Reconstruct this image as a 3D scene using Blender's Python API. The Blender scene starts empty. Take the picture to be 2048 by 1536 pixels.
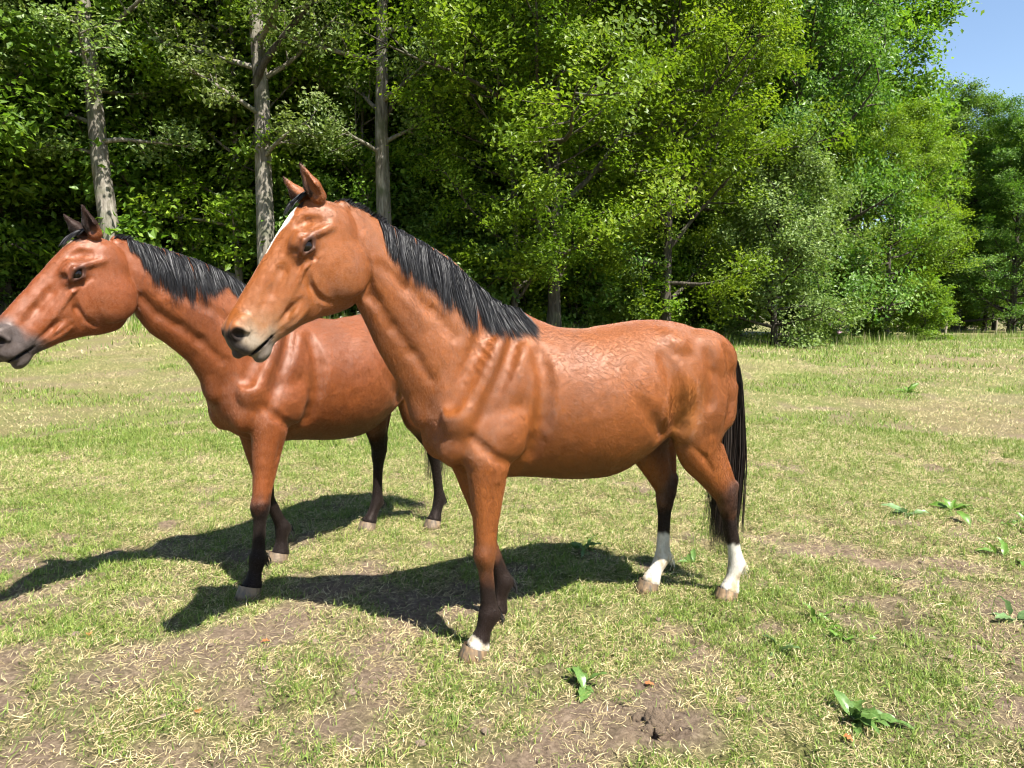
import bpy, math, random
import numpy as np
from mathutils import Vector, Matrix

# ---------------------------------------------------------------- camera, sky, sun, exposure
SC = bpy.context.scene
COL = SC.collection
CAM_H = 1.5
cam_data = bpy.data.cameras.new("camera")
cam = bpy.data.objects.new("camera", cam_data)
COL.objects.link(cam)
cam_data.sensor_fit = 'HORIZONTAL'
cam_data.sensor_width = 36.0
cam_data.lens = 36.0 * 1420.0 / 2048.0
cam_data.clip_start = 0.05
cam_data.clip_end = 3000.0
cam.location = (0, 0, CAM_H)
cam.rotation_euler = (math.radians(90) - math.atan(133.0 / 1420.0), 0, 0)
SC.camera = cam

SUN_EL = math.radians(56.3)
SUN_TO = Vector((0.67, -0.745, 0)).normalized()          # horizontal direction towards the sun
world = bpy.data.worlds.new("World")
SC.world = world
world.use_nodes = True
wn = world.node_tree
sky = wn.nodes.new("ShaderNodeTexSky")
sky.sky_type = 'NISHITA'
sky.sun_disc = False
sky.sun_elevation = SUN_EL
sky.sun_rotation = math.atan2(SUN_TO.x, SUN_TO.y)
sky.air_density = 1.0
sky.dust_density = 0.4
sky.ozone_density = 1.0
wn.links.new(sky.outputs[0], wn.nodes["Background"].inputs[0])
wn.nodes["Background"].inputs[1].default_value = 0.066

sun_data = bpy.data.lights.new("sun", 'SUN')
sun_data.energy = 5.0
sun_data.angle = math.radians(0.53)
sun_data.color = (1.0, 0.955, 0.88)
sun = bpy.data.objects.new("sun", sun_data)
COL.objects.link(sun)
sdir = Vector((SUN_TO.x * math.cos(SUN_EL), SUN_TO.y * math.cos(SUN_EL), math.sin(SUN_EL)))
sun.rotation_euler = sdir.to_track_quat('Z', 'Y').to_euler()
sun.location = (6, -9, 18)

SC.view_settings.view_transform = 'Standard'
SC.view_settings.look = 'None'
SC.view_settings.exposure = 1.72
SC.view_settings.gamma = 1.0
SC.view_settings.use_curve_mapping = False
SC.render.engine = 'CYCLES'
SC.cycles.max_bounces = 4
SC.cycles.diffuse_bounces = 2
SC.cycles.glossy_bounces = 2
SC.cycles.transmission_bounces = 2
SC.cycles.transparent_max_bounces = 4
SC.cycles.caustics_reflective = False
SC.cycles.caustics_refractive = False
SC.cycles.sample_clamp_indirect = 6.0
SC.cycles.use_adaptive_sampling = True
SC.cycles.adaptive_threshold = 0.03
SC.cycles.use_denoising = True
SC.cycles.denoiser = 'OPENIMAGEDENOISE'
SC.cycles.denoising_input_passes = 'RGB_ALBEDO_NORMAL'
SC.cycles.denoising_prefilter = 'ACCURATE'
SC.render.film_transparent = False
SC.cycles.filter_width = 1.15
SC.cycles_curves.shape = 'THICK'

RNG = np.random.default_rng(7)

# ---------------------------------------------------------------- small helpers
def tag(o, label=None, cat=None, group=None, kind=None):
    if label: o["label"] = label
    if cat: o["category"] = cat
    if group: o["group"] = group
    if kind: o["kind"] = kind
    return o

def empty(name, loc=(0, 0, 0), rz=0.0, scale=1.0):
    o = bpy.data.objects.new(name, None)
    o.location = loc
    o.rotation_euler = (0, 0, rz)
    o.scale = (scale, scale, scale)
    o.empty_display_size = 0.2
    COL.objects.link(o)
    return o

def mesh_np(name, verts, faces, mats, smooth=True, attrs=None, mat_idx=None):
    """verts (n,3), faces (m,3) or (m,4) int array -> mesh datablock."""
    me = bpy.data.meshes.new(name)
    verts = np.ascontiguousarray(verts, dtype=np.float32)
    faces = np.ascontiguousarray(faces, dtype=np.int32)
    k = faces.shape[1]
    me.vertices.add(len(verts))
    me.vertices.foreach_set("co", verts.ravel())
    me.loops.add(faces.size)
    me.loops.foreach_set("vertex_index", faces.ravel())
    me.polygons.add(len(faces))
    me.polygons.foreach_set("loop_start", np.arange(0, faces.size, k, dtype=np.int32))
    me.polygons.foreach_set("loop_total", np.full(len(faces), k, dtype=np.int32))
    me.polygons.foreach_set("use_smooth", np.full(len(faces), bool(smooth)))
    if not isinstance(mats, (list, tuple)): mats = [mats]
    for m in mats: me.materials.append(m)
    if mat_idx is not None:
        me.polygons.foreach_set("material_index", np.ascontiguousarray(mat_idx, dtype=np.int32))
    me.update(calc_edges=True)
    for an, val in (attrs or {}).items():
        val = np.asarray(val, dtype=np.float32)
        if val.ndim == 2:
            a = me.attributes.new(an, 'FLOAT_COLOR', 'POINT')
            if val.shape[1] == 3: val = np.concatenate([val, np.ones((len(val), 1), np.float32)], 1)
            a.data.foreach_set("color", np.ascontiguousarray(val, dtype=np.float32).ravel())
        else:
            a = me.attributes.new(an, 'FLOAT', 'POINT')
            a.data.foreach_set("value", val)
    return me

def link(name, me, parent=None):
    o = bpy.data.objects.new(name, me)
    if parent is not None: o.parent = parent
    COL.objects.link(o)
    return o

class NT:
    """tiny node-tree helper"""
    def __init__(self, name):
        self.m = bpy.data.materials.new(name)
        self.m.use_nodes = True
        self.t = self.m.node_tree
        self.b = self.t.nodes["Principled BSDF"]
        self.out = self.t.nodes["Material Output"]
    def n(self, kind, **kw):
        nd = self.t.nodes.new(kind)
        for k, v in kw.items():
            if k.startswith("i_"):
                key = k[2:]
                key = int(key) if key.isdigit() else key.replace("_", " ")
                nd.inputs[key].default_value = v
            else:
                setattr(nd, k, v)
        return nd
    def l(self, a, b): self.t.links.new(a, b)
    def attr(self, name): return self.n("ShaderNodeAttribute", attribute_name=name)
    def ramp(self, fac, stops):
        r = self.n("ShaderNodeValToRGB")
        e = r.color_ramp.elements
        while len(e) < len(stops): e.new(0.5)
        for i, (p, c) in enumerate(stops):
            e[i].position = p
            e[i].color = (*c, 1) if len(c) == 3 else c
        self.l(fac, r.inputs[0])
        return r
    def noise(self, scale, detail=4, rough=0.55, vec=None, out="Fac"):
        n = self.n("ShaderNodeTexNoise")
        n.inputs["Scale"].default_value = scale
        n.inputs["Detail"].default_value = detail
        n.inputs["Roughness"].default_value = rough
        if vec is not None: self.l(vec, n.inputs["Vector"])
        return n.outputs[out]
    def mix(self, fac, a, b, mode='MIX'):
        n = self.n("ShaderNodeMix", data_type='RGBA', blend_type=mode)
        for sock, v in ((n.inputs[0], fac), (n.inputs[6], a), (n.inputs[7], b)):
            if hasattr(v, "links") or isinstance(v, bpy.types.NodeSocket): self.l(v, sock)
            elif isinstance(v, (tuple, list)): sock.default_value = (*v, 1) if len(v) == 3 else v
            else: sock.default_value = v
        return n.outputs[2]
    def math(self, op, a, b=None):
        n = self.n("ShaderNodeMath", operation=op)
        for i, v in enumerate((a, b)):
            if v is None: continue
            if isinstance(v, bpy.types.NodeSocket): self.l(v, n.inputs[i])
            else: n.inputs[i].default_value = v
        return n.outputs[0]

def smoothstep(a, b, x):
    t = np.clip((x - a) / (b - a), 0, 1)
    return t * t * (3 - 2 * t)

_perm = np.random.default_rng(3).integers(0, 2**31, 4096)
def _hash(ix, iy, iz=0):
    h = (ix * 374761393 + iy * 668265263 + iz * 2147483647 + 1013904223) & 0xFFFFFFFF
    h = ((h ^ (h >> 13)) * 1274126177) & 0xFFFFFFFF
    h = h ^ (h >> 16)
    return (h & 0xFFFFFF) / float(0xFFFFFF)

def vnoise2(x, y, seed=0):
    x = np.asarray(x, float); y = np.asarray(y, float)
    ix = np.floor(x).astype(np.int64); iy = np.floor(y).astype(np.int64)
    fx = x - ix; fy = y - iy
    fx = fx * fx * (3 - 2 * fx); fy = fy * fy * (3 - 2 * fy)
    a = _hash(ix, iy, seed); b = _hash(ix + 1, iy, seed); c = _hash(ix, iy + 1, seed); d = _hash(ix + 1, iy + 1, seed)
    return (a * (1 - fx) + b * fx) * (1 - fy) + (c * (1 - fx) + d * fx) * fy

def fbm2(x, y, oct=4, seed=0):
    s = 0; amp = 0.5; tot = 0
    for o in range(oct):
        s = s + amp * vnoise2(x * 2**o, y * 2**o, seed + o * 17)
        tot += amp; amp *= 0.5
    return s / tot

def vnoise3(x, y, z, seed=0):
    ix = np.floor(x).astype(np.int64); iy = np.floor(y).astype(np.int64); iz = np.floor(z).astype(np.int64)
    fx = x - ix; fy = y - iy; fz = z - iz
    fx = fx * fx * (3 - 2 * fx); fy = fy * fy * (3 - 2 * fy); fz = fz * fz * (3 - 2 * fz)
    def h(a, b, c): return _hash(ix + a, iy + b, (iz + c) * 7 + seed)
    c00 = h(0,0,0)*(1-fx)+h(1,0,0)*fx; c10 = h(0,1,0)*(1-fx)+h(1,1,0)*fx
    c01 = h(0,0,1)*(1-fx)+h(1,0,1)*fx; c11 = h(0,1,1)*(1-fx)+h(1,1,1)*fx
    return (c00*(1-fy)+c10*fy)*(1-fz)+(c01*(1-fy)+c11*fy)*fz

def fbm3(x, y, z, oct=3, seed=0):
    s = 0; amp = 0.5; tot = 0
    for o in range(oct):
        s = s + amp * vnoise3(x * 2**o, y * 2**o, z * 2**o, seed + o * 31)
        tot += amp; amp *= 0.5
    return s / tot
# ---------------------------------------------------------------- ground: one sheet of meadow soil
HOOVES = [(-.18, 3.03), (-.10, 3.41), (1.19, 3.72), (.73, 3.79), (-1.43, 3.73), (-1.46, 4.27), (-1.03, 4.98), (-.56, 5.01)]

def rise(x, y):
    """the meadow climbs gently towards the wood, most on the left"""
    R = 1.22 - .88 * smoothstep(-8, 12, x)
    return R * smoothstep(7.5, 24, y)

def grass_cover(x, y):
    """0 bare soil .. 1 closed sward"""
    n = fbm2(x * .9 + 3, y * .9, 4, 1)
    n2 = fbm2(x * 3.6, y * 3.6 + 7, 4, 5)
    far = smoothstep(3.0, 6.0, y)
    right = smoothstep(-1.2, .6, x - (y - 3) * .1)
    bare = (1 - far) * (1 - .62 * right)
    v = (n - .47) * (.9 + 1.6 * (1 - right)) * (1 - .5 * far) + (n2 - .47) * 3.4
    return np.clip(.64 + v - bare * .40 + far * .36, 0, 1)

def ground_h(x, y):
    d2 = np.full(np.shape(x), 9.0)
    for hx, hy in HOOVES: d2 = np.minimum(d2, (x - hx) ** 2 + (y - hy) ** 2)
    calm = smoothstep(.0, .06, d2)
    near = smoothstep(14, 6, np.hypot(x, y))
    b = (fbm2(x * 1.1, y * 1.1, 3, 40) - .5) * .045 + near * ((fbm2(x * 16, y * 16, 3, 45) - .5) * .026 + (fbm2(x * 4.2, y * 4.2, 4, 50) - .5) * .040 + np.clip(fbm2(x * 7, y * 7, 3, 60) - .56, 0, 1) * .07 - np.clip(fbm2(x * 5.3 + 9, y * 5.3, 2, 61) - .66, 0, 1) * .22)
    return b * (.15 + .85 * calm) + rise(x, y)

def _axis(lo, hi, step, far, g):
    a = list(np.arange(lo, hi, step))
    s = step; q = a[-1]
    while q < far:
        s *= g; q += s; a.append(q)
    s = step; q = a[0]; b = []
    while q > -far:
        s *= g; q -= s; b.append(q)
    return np.array(b[::-1] + a)
GXA = _axis(-3.6, 4.0, .038, 420, 1.12)
GYA = _axis(1.3, 6.8, .036, 620, 1.075)
GYA = GYA[GYA > -60]
gxx, gyy = np.meshgrid(GXA, GYA, indexing='ij')
gzz = ground_h(gxx, gyy)
gv = np.stack([gxx, gyy, gzz], 2).reshape(-1, 3)
ni, nj = gxx.shape
ii, jj = np.meshgrid(np.arange(ni - 1), np.arange(nj - 1), indexing='ij')
gq = np.stack([ii * nj + jj, (ii + 1) * nj + jj, (ii + 1) * nj + jj + 1, ii * nj + jj + 1], -1).reshape(-1, 4)

def soil_material():
    m = NT("meadow soil")
    tc = m.n("ShaderNodeTexCoord"); v = tc.outputs["Object"]
    cov = m.attr("cover").outputs["Fac"]
    n1 = m.noise(3.0, 5, .6, v); n2 = m.noise(38, 7, .75, v); n3 = m.noise(260, 3, .7, v)
    soil = m.ramp(n2, [(.28, (.062, .045, .032)), (.5, (.165, .122, .086)), (.72, (.290, .228, .168))]).outputs[0]
    soil = m.mix(m.ramp(n1, [(.35, (0, 0, 0)), (.7, (1, 1, 1))]).outputs[0], soil, m.mix(1.0, soil, (1.18, 1.14, 1.08), 'MULTIPLY'))
    turf = m.ramp(n2, [(.32, (.050, .046, .018)), (.5, (.145, .125, .055)), (.68, (.34, .28, .145))]).outputs[0]
    g1 = m.noise(.35, 4, .6, v)
    turf = m.mix(m.ramp(g1, [(.38, (0, 0, 0)), (.62, (1, 1, 1))]).outputs[0], turf, m.mix(1.0, turf, (.78, 1.05, .62), 'MULTIPLY'))
    c = m.mix(cov, soil, turf)
    c = m.mix(m.ramp(n3, [(.3, (0, 0, 0)), (.7, (1, 1, 1))]).outputs[0], m.mix(1.0, c, (.72, .70, .68), 'MULTIPLY'), c)
    m.l(c, m.b.inputs["Base Color"])
    m.b.inputs["Roughness"].default_value = .95
    m.b.inputs["Specular IOR Level"].default_value = .15
    b = m.n("ShaderNodeBump"); b.inputs["Strength"].default_value = 1.0; b.inputs["Distance"].default_value = .020
    m.l(n2, b.inputs["Height"])
    b2 = m.n("ShaderNodeBump"); b2.inputs["Strength"].default_value = .7; b2.inputs["Distance"].default_value = .006
    m.l(n3, b2.inputs["Height"]); m.l(b.outputs[0], b2.inputs["Normal"]); m.l(b2.outputs[0], m.b.inputs["Normal"])
    return m.m
ground = link("ground", mesh_np("ground", gv, gq, soil_material(), True, {"cover": grass_cover(gv[:, 0], gv[:, 1])}))
tag(ground, kind="structure")

# ---------------------------------------------------------------- grass: blades nobody could count
def blades(x, y, length, width, lean, col, segs, curl, seed):
    r = np.random.default_rng(seed)
    n = len(x)
    z = ground_h(x, y) - .004
    az = r.random(n) * 2 * math.pi
    d = np.stack([np.cos(az), np.sin(az)], 1)
    sd = np.stack([-d[:, 1], d[:, 0]], 1)
    tw = r.normal(size=n) * curl
    V = np.zeros((n, segs + 1, 2, 3), np.float32)
    ang = math.pi / 2 - lean * .55
    px, py, pz = x.copy(), y.copy(), z.copy()
    st = length / segs
    dirx, diry = d[:, 0].copy(), d[:, 1].copy()
    for k in range(segs + 1):
        w = width * (1 - (k / segs) ** 1.5 * .85) / 2
        V[:, k, 0] = np.stack([px - sd[:, 0] * w, py - sd[:, 1] * w, pz], 1)
        V[:, k, 1] = np.stack([px + sd[:, 0] * w, py + sd[:, 1] * w, pz], 1)
        a = ang - lean * (k / segs) * 1.0
        px = px + dirx * st * np.cos(a); py = py + diry * st * np.cos(a); pz = np.maximum(pz + st * np.sin(a), z + .003)
        cs, sn = np.cos(tw), np.sin(tw)
        dirx, diry = dirx * cs - diry * sn, dirx * sn + diry * cs
    base = (np.arange(n) * (segs + 1) * 2)[:, None] + (np.arange(segs) * 2)[None, :]
    Q = np.stack([base, base + 1, base + 3, base + 2], -1).reshape(-1, 4)
    C = np.repeat(col, (segs + 1) * 2, axis=0)
    return V.reshape(-1, 3), Q, C

def blade_colours(x, y, n, seed, straw_share):
    r = np.random.default_rng(seed)
    patch = fbm2(x * .6 + 11, y * .6, 3, 71)
    lush = smoothstep(.46, .66, patch)
    lush = np.maximum(lush, np.exp(-(((x - 8.8) / 1.6) ** 2 + ((y - 15.5) / 1.3) ** 2)))
    lush = np.maximum(lush, smoothstep(20, 27, y) * .8)
    lush = np.maximum(lush, np.exp(-(((x + 2.6) / 1.2) ** 2 + ((y - 9) / 2.2) ** 2)) * .6)
    st = np.clip(straw_share * (1.25 - lush), 0, .95)
    straw = r.random(n) < st
    t = r.random(n)[:, None]
    g = np.array([.072, .150, .018]) * (1 - t) + np.array([.260, .340, .062]) * t
    s = np.array([.40, .32, .15]) * (1 - t) + np.array([.74, .66, .40]) * t
    c = np.where(straw[:, None], s, g)
    return c.astype(np.float32), straw, lush

def grass_material():
    m = NT("grass blade")
    a = m.attr("tint")
    m.l(a.outputs["Color"], m.b.inputs["Base Color"])
    m.b.inputs["Roughness"].default_value = .55
    m.b.inputs["Specular IOR Level"].default_value = .3
    tr = m.n("ShaderNodeBsdfTranslucent"); m.l(a.outputs["Color"], tr.inputs[0])
    mx = m.n("ShaderNodeMixShader"); mx.inputs[0].default_value = .35
    m.l(m.b.outputs[0], mx.inputs[1]); m.l(tr.outputs[0], mx.inputs[2]); m.l(mx.outputs[0], m.out.inputs[0])
    return m.m
M_GRASS = grass_material()

def scatter(n, d0, d1, half, seed, power=1.0):
    """points between distances d0 and d1 in front of the viewer, in a wide fan"""
    r = np.random.default_rng(seed)
    d = np.sqrt(r.random(n) * (d1 * d1 - d0 * d0) + d0 * d0) if power == 1 else d0 + (d1 - d0) * r.random(n) ** power
    a = (r.random(n) * 2 - 1) * half
    return d * np.sin(a), d * np.cos(a), r

def grass_layer(name, label, n, d0, d1, half, seed, L, W, straw, segs, curl, thresh, clump=0.0):
    x, y, r = scatter(n, d0, d1, half, seed, 1.0)
    if clump > 0:      # draw blades together into tussocks
        k = max(1, int(n / clump))
        ci = r.integers(0, k, n)
        sg = .022 + .0045 * y[ci]
        x = x[ci] + r.normal(size=n) * sg; y = y[ci] + r.normal(size=n) * sg
    cov = grass_cover(x, y)
    keep = r.random(n) < np.clip((cov - thresh) * 2.0 + .06, 0, 1)
    x, y = x[keep], y[keep]; n = len(x)
    col, isst, lush = blade_colours(x, y, n, seed + 1, straw)
    ln = r.uniform(L[0], L[1], n) * (1 + .5 * lush) * np.where(isst, 1.1, 1.0)
    lean = np.where(isst, r.uniform(1.5, 2.9, n), r.uniform(.4, 2.0, n))
    wd = r.uniform(W[0], W[1], n) * np.where(isst, .75, 1.1)
    V, Q, C = blades(x, y, ln, wd, lean, col, segs, curl, seed + 2)
    o = link(name, mesh_np(name, V, Q, M_GRASS, False, {"tint": C}))
    tag(o, label, "grass", kind="stuff")
    return o
grass_layer("grass", "short cropped green and straw coloured grass around the horses", 70000, 1.5, 8.5, .80, 100, (.016, .042), (.0030, .0056), .58, 2, .6, .20, clump=12)
grass_layer("dry_straw", "curled dry straw strewn over the bare soil", 28000, 1.5, 9.0, .80, 150, (.030, .075), (.0026, .0046), 2.5, 2, .8, -.25)
grass_layer("grass", "thin sun dried grass of the middle meadow", 125000, 8.0, 20, .72, 200, (.030, .065), (.008, .013), .76, 1, .4, .10, clump=10)
grass_layer("grass", "green meadow grass running up to the wood", 75000, 19, 46, .68, 300, (.06, .13), (.016, .028), .60, 1, .2, .0, clump=6)

# matted turf: small tufts set out over the near meadow
def tuft_mesh(name, seed, n, straw, rad, L):
    r = np.random.default_rng(seed)
    x = r.normal(size=n) * rad; y = r.normal(size=n) * rad
    t = r.random((n, 1)); st = r.random(n) < straw
    g = np.array([.070, .130, .018]) * (1 - t) + np.array([.245, .310, .062]) * t
    q = np.array([.30, .225, .10]) * (1 - t) + np.array([.64, .55, .31]) * t
    col = np.where(st[:, None], q, g)
    az = r.random(n) * 6.28
    ln = r.uniform(L[0], L[1], n) * np.where(st, 1.15, 1.0)
    seg = 3
    V = np.zeros((n, seg + 1, 2, 3)); px, py, pz = x.copy(), y.copy(), np.zeros(n)
    a = np.where(st, r.uniform(-.1, .7, n), r.uniform(.3, 1.4, n)); da = r.uniform(-.9, .2, n) * .8; tw = r.normal(size=n) * .55
    wd = r.uniform(.0022, .0048, n) * np.where(st, .72, 1.0)
    for k in range(seg + 1):
        w = wd * (1 - (k / seg) ** 1.6 * .85) / 2
        V[:, k, 0] = np.stack([px + np.sin(az) * w, py - np.cos(az) * w, pz], 1); V[:, k, 1] = np.stack([px - np.sin(az) * w, py + np.cos(az) * w, pz + w * .5], 1)
        px = px + np.cos(az) * np.cos(a) * ln / seg; py = py + np.sin(az) * np.cos(a) * ln / seg; pz = np.maximum(pz + np.sin(a) * ln / seg, .002)
        a = a + da; az = az + tw
    b = (np.arange(n) * (seg + 1) * 2)[:, None] + (np.arange(seg) * 2)[None, :]
    Q = np.stack([b, b + 1, b + 3, b + 2], -1).reshape(-1, 4)
    return mesh_np(name, V.reshape(-1, 3), Q, M_GRASS, False, {"tint": np.repeat(col, (seg + 1) * 2, axis=0)})
TUFTS = []
for q, (n, stw, rad, L) in enumerate(((34, .25, .030, (.020, .050)), (30, .55, .040, (.020, .055)), (26, .95, .050, (.020, .060)), (30, .80, .045, (.018, .050)), (40, .12, .026, (.022, .058)))):
    o = link("grass_tuft", tuft_mesh("grass_tuft", 500 + q, n, stw, rad, L))
    tx, ty = -.55 + q * .31, 2.75 + .06 * q
    o.location = (tx, ty, float(ground_h(np.array([tx]), np.array([ty]))[0]))
    tag(o, "one of five small tufts of green and dry grass in the near foreground", "grass", kind="stuff")
    TUFTS.append(o)
def turf(n, d0, d1, half, seed):
    x, y, r = scatter(n, d0, d1, half, seed)
    hx = np.concatenate([np.array([h[0] for h in HOOVES])[r.integers(0, 8, 500)] + r.normal(size=500) * .09, x]); hy = np.concatenate([np.array([h[1] for h in HOOVES])[r.integers(0, 8, 500)] + r.normal(size=500) * .09, y])
    x, y = hx, hy
    cov = grass_cover(x, y); n = len(x)
    lush = smoothstep(.46, .66, fbm2(x * .6 + 11, y * .6, 3, 71))
    soil = cov < .35
    keep = r.random(n) < np.where(soil, .26, .25 + .60 * cov)
    x, y, cov, lush, soil = x[keep], y[keep], cov[keep], lush[keep], soil[keep]; n = len(x)
    u = r.random(n)
    idx = np.where(soil, np.where(u < .75, 2, 3), np.where(u < .07 + .28 * lush, 4, np.where(u < .20 + .38 * lush, 0, np.where(u < .50 + .30 * lush, 1, np.where(u < .80, 3, 2)))))
    me = bpy.data.meshes.new("turf"); me.vertices.add(n)
    me.vertices.foreach_set("co", np.stack([x, y, ground_h(x, y) - .003], 1).astype(np.float32).ravel())
    a = me.attributes.new("idx", 'INT', 'POINT'); a.data.foreach_set("value", idx.astype(np.int32))
    a = me.attributes.new("rot", 'FLOAT_VECTOR', 'POINT'); a.data.foreach_set("vector", np.stack([r.normal(size=n) * .12, r.normal(size=n) * .12, r.random(n) * 6.28], 1).astype(np.float32).ravel())
    a = me.attributes.new("siz", 'FLOAT', 'POINT'); a.data.foreach_set("value", (r.uniform(.7, 1.25, n) * (1 + .06 * np.clip(y - 4, 0, 8))).astype(np.float32))
    o = link("turf", me)
    tag(o, "matted short turf of green and straw coloured blades in the near meadow", "grass", kind="stuff")
    g = bpy.data.node_groups.new("turf tufts", 'GeometryNodeTree')
    g.interface.new_socket("Geometry", in_out='INPUT', socket_type='NodeSocketGeometry'); g.interface.new_socket("Geometry", in_out='OUTPUT', socket_type='NodeSocketGeometry')
    N = g.nodes; gi = N.new("NodeGroupInput"); go = N.new("NodeGroupOutput")
    iop = N.new("GeometryNodeInstanceOnPoints"); jn = N.new("GeometryNodeJoinGeometry")
    for t in reversed(TUFTS):
        oi = N.new("GeometryNodeObjectInfo"); oi.inputs[0].default_value = t; oi.inputs["As Instance"].default_value = True; oi.transform_space = 'ORIGINAL'
        g.links.new(oi.outputs["Geometry"], jn.inputs[0])
    def named(nm, ty):
        q = N.new("GeometryNodeInputNamedAttribute"); q.data_type = ty; q.inputs[0].default_value = nm
        return q.outputs[0]
    g.links.new(gi.outputs[0], iop.inputs["Points"]); g.links.new(jn.outputs[0], iop.inputs["Instance"])
    iop.inputs["Pick Instance"].default_value = True
    g.links.new(named("idx", 'INT'), iop.inputs["Instance Index"])
    e2r = N.new("FunctionNodeEulerToRotation"); g.links.new(named("rot", 'FLOAT_VECTOR'), e2r.inputs[0]); g.links.new(e2r.outputs[0], iop.inputs["Rotation"])
    g.links.new(named("siz", 'FLOAT'), iop.inputs["Scale"])
    g.links.new(iop.outputs[0], go.inputs[0])
    md = o.modifiers.new("turf", 'NODES'); md.node_group = g
    return o
turf(50000, 1.5, 10.5, .80, 610)
# ---------------------------------------------------------------- trees
def bark_material(name, c0, c1, c2, scale=1.0):
    m = NT(name)
    tc = m.n("ShaderNodeTexCoord")
    mp = m.n("ShaderNodeMapping"); mp.inputs["Scale"].default_value = (1, 1, .16)
    m.l(tc.outputs["Object"], mp.inputs[0])
    n1 = m.noise(11 * scale, 5, .65, mp.outputs[0]); n2 = m.noise(1.3, 3, .6, tc.outputs["Object"])
    c = m.ramp(n1, [(.32, c0), (.5, c1), (.7, c2)]).outputs[0]
    c = m.mix(m.ramp(n2, [(.5, (0, 0, 0)), (.7, (1, 1, 1))]).outputs[0], c, (.075, .085, .045))
    m.l(c, m.b.inputs["Base Color"])
    m.b.inputs["Roughness"].default_value = .9
    m.b.inputs["Specular IOR Level"].default_value = .2
    b = m.n("ShaderNodeBump"); b.inputs["Strength"].default_value = 1.0; b.inputs["Distance"].default_value = .05
    m.l(n1, b.inputs["Height"]); m.l(b.outputs[0], m.b.inputs["Normal"])
    return m.m

def leaf_material(name, c0, c1, c2, trans=.42, rough=.42):
    m = NT(name)
    a = m.attr("tone").outputs["Fac"]
    oi = m.n("ShaderNodeObjectInfo")
    c = m.ramp(a, [(0.0, c0), (.55, c1), (1.0, c2)]).outputs[0]
    hs = m.n("ShaderNodeHueSaturation")
    v = m.n("ShaderNodeMapRange"); m.l(oi.outputs["Random"], v.inputs[0]); v.inputs[3].default_value = .82; v.inputs[4].default_value = 1.15
    h = m.n("ShaderNodeMapRange"); m.l(oi.outputs["Random"], h.inputs[0]); h.inputs[3].default_value = .49; h.inputs[4].default_value = .512
    m.l(v.outputs[0], hs.inputs["Value"]); m.l(h.outputs[0], hs.inputs["Hue"]); m.l(c, hs.inputs["Color"])
    m.l(hs.outputs[0], m.b.inputs["Base Color"])
    m.b.inputs["Roughness"].default_value = rough
    m.b.inputs["Specular IOR Level"].default_value = .22
    tr = m.n("ShaderNodeBsdfTranslucent")
    tcol = m.mix(1.0, hs.outputs[0], (1.25, 1.35, .55), 'MULTIPLY')
    m.l(tcol, tr.inputs[0])
    mx = m.n("ShaderNodeMixShader"); mx.inputs[0].default_value = trans
    m.l(m.b.outputs[0], mx.inputs[1]); m.l(tr.outputs[0], mx.inputs[2]); m.l(mx.outputs[0], m.out.inputs[0])
    return m.m

BARK_POP = bark_material("grey poplar bark", (.060, .052, .042), (.165, .145, .118), (.31, .28, .235))
BARK_DARK = bark_material("dark oak bark", (.022, .018, .014), (.060, .050, .039), (.115, .098, .078))
LEAF_POP = leaf_material("poplar leaf", (.065, .110, .022), (.155, .220, .058), (.300, .350, .150), .38, .42)
LEAF_OAK = leaf_material("oak leaf", (.062, .118, .009), (.150, .245, .020), (.285, .370, .042), .45)
LEAF_MAPLE = leaf_material("maple leaf", (.042, .090, .013), (.096, .170, .026), (.195, .265, .052), .42)
LEAF_WIL = leaf_material("willow leaf", (.075, .115, .026), (.145, .200, .055), (.265, .310, .110), .38)
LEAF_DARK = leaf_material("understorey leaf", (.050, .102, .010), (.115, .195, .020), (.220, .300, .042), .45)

def tubes(paths, radii, nsides):
    """paths: list of (s,3) arrays; radii: list of (s,) -> verts, quads"""
    VV, QQ, off = [], [], 0
    for P, R, k in zip(paths, radii, nsides):
        P = np.asarray(P); s = len(P)
        t = np.gradient(P, axis=0); t /= np.linalg.norm(t, axis=1, keepdims=True) + 1e-9
        ref = np.where(np.abs(t[:, 2:3]) > .9, np.array([[1., 0, 0]]), np.array([[0, 0, 1.]]))
        a = np.cross(t, ref); a /= np.linalg.norm(a, axis=1, keepdims=True) + 1e-9
        b = np.cross(t, a)
        ph = np.linspace(0, 2 * math.pi, k, endpoint=False)
        ring = P[:, None, :] + R[:, None, None] * (np.cos(ph)[None, :, None] * a[:, None, :] + np.sin(ph)[None, :, None] * b[:, None, :])
        VV.append(ring.reshape(-1, 3))
        i, j = np.meshgrid(np.arange(s - 1), np.arange(k), indexing='ij')
        QQ.append(np.stack([off + i * k + j, off + i * k + (j + 1) % k, off + (i + 1) * k + (j + 1) % k, off + (i + 1) * k + j], -1).reshape(-1, 4))
        off += s * k
    return np.concatenate(VV), np.concatenate(QQ)

def wob_path(r, p0, d, L, s, up, wob):
    """a limb: starts at p0 along d, bends by 'up' and wobbles"""
    P = [np.array(p0, float)]
    d = np.array(d, float); d /= np.linalg.norm(d)
    st = L / (s - 1)
    for _ in range(s - 1):
        d = d + np.array([0, 0, up]) / s + r.normal(size=3) * wob
        d /= np.linalg.norm(d)
        P.append(P[-1] + d * st)
    return np.array(P)

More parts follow.
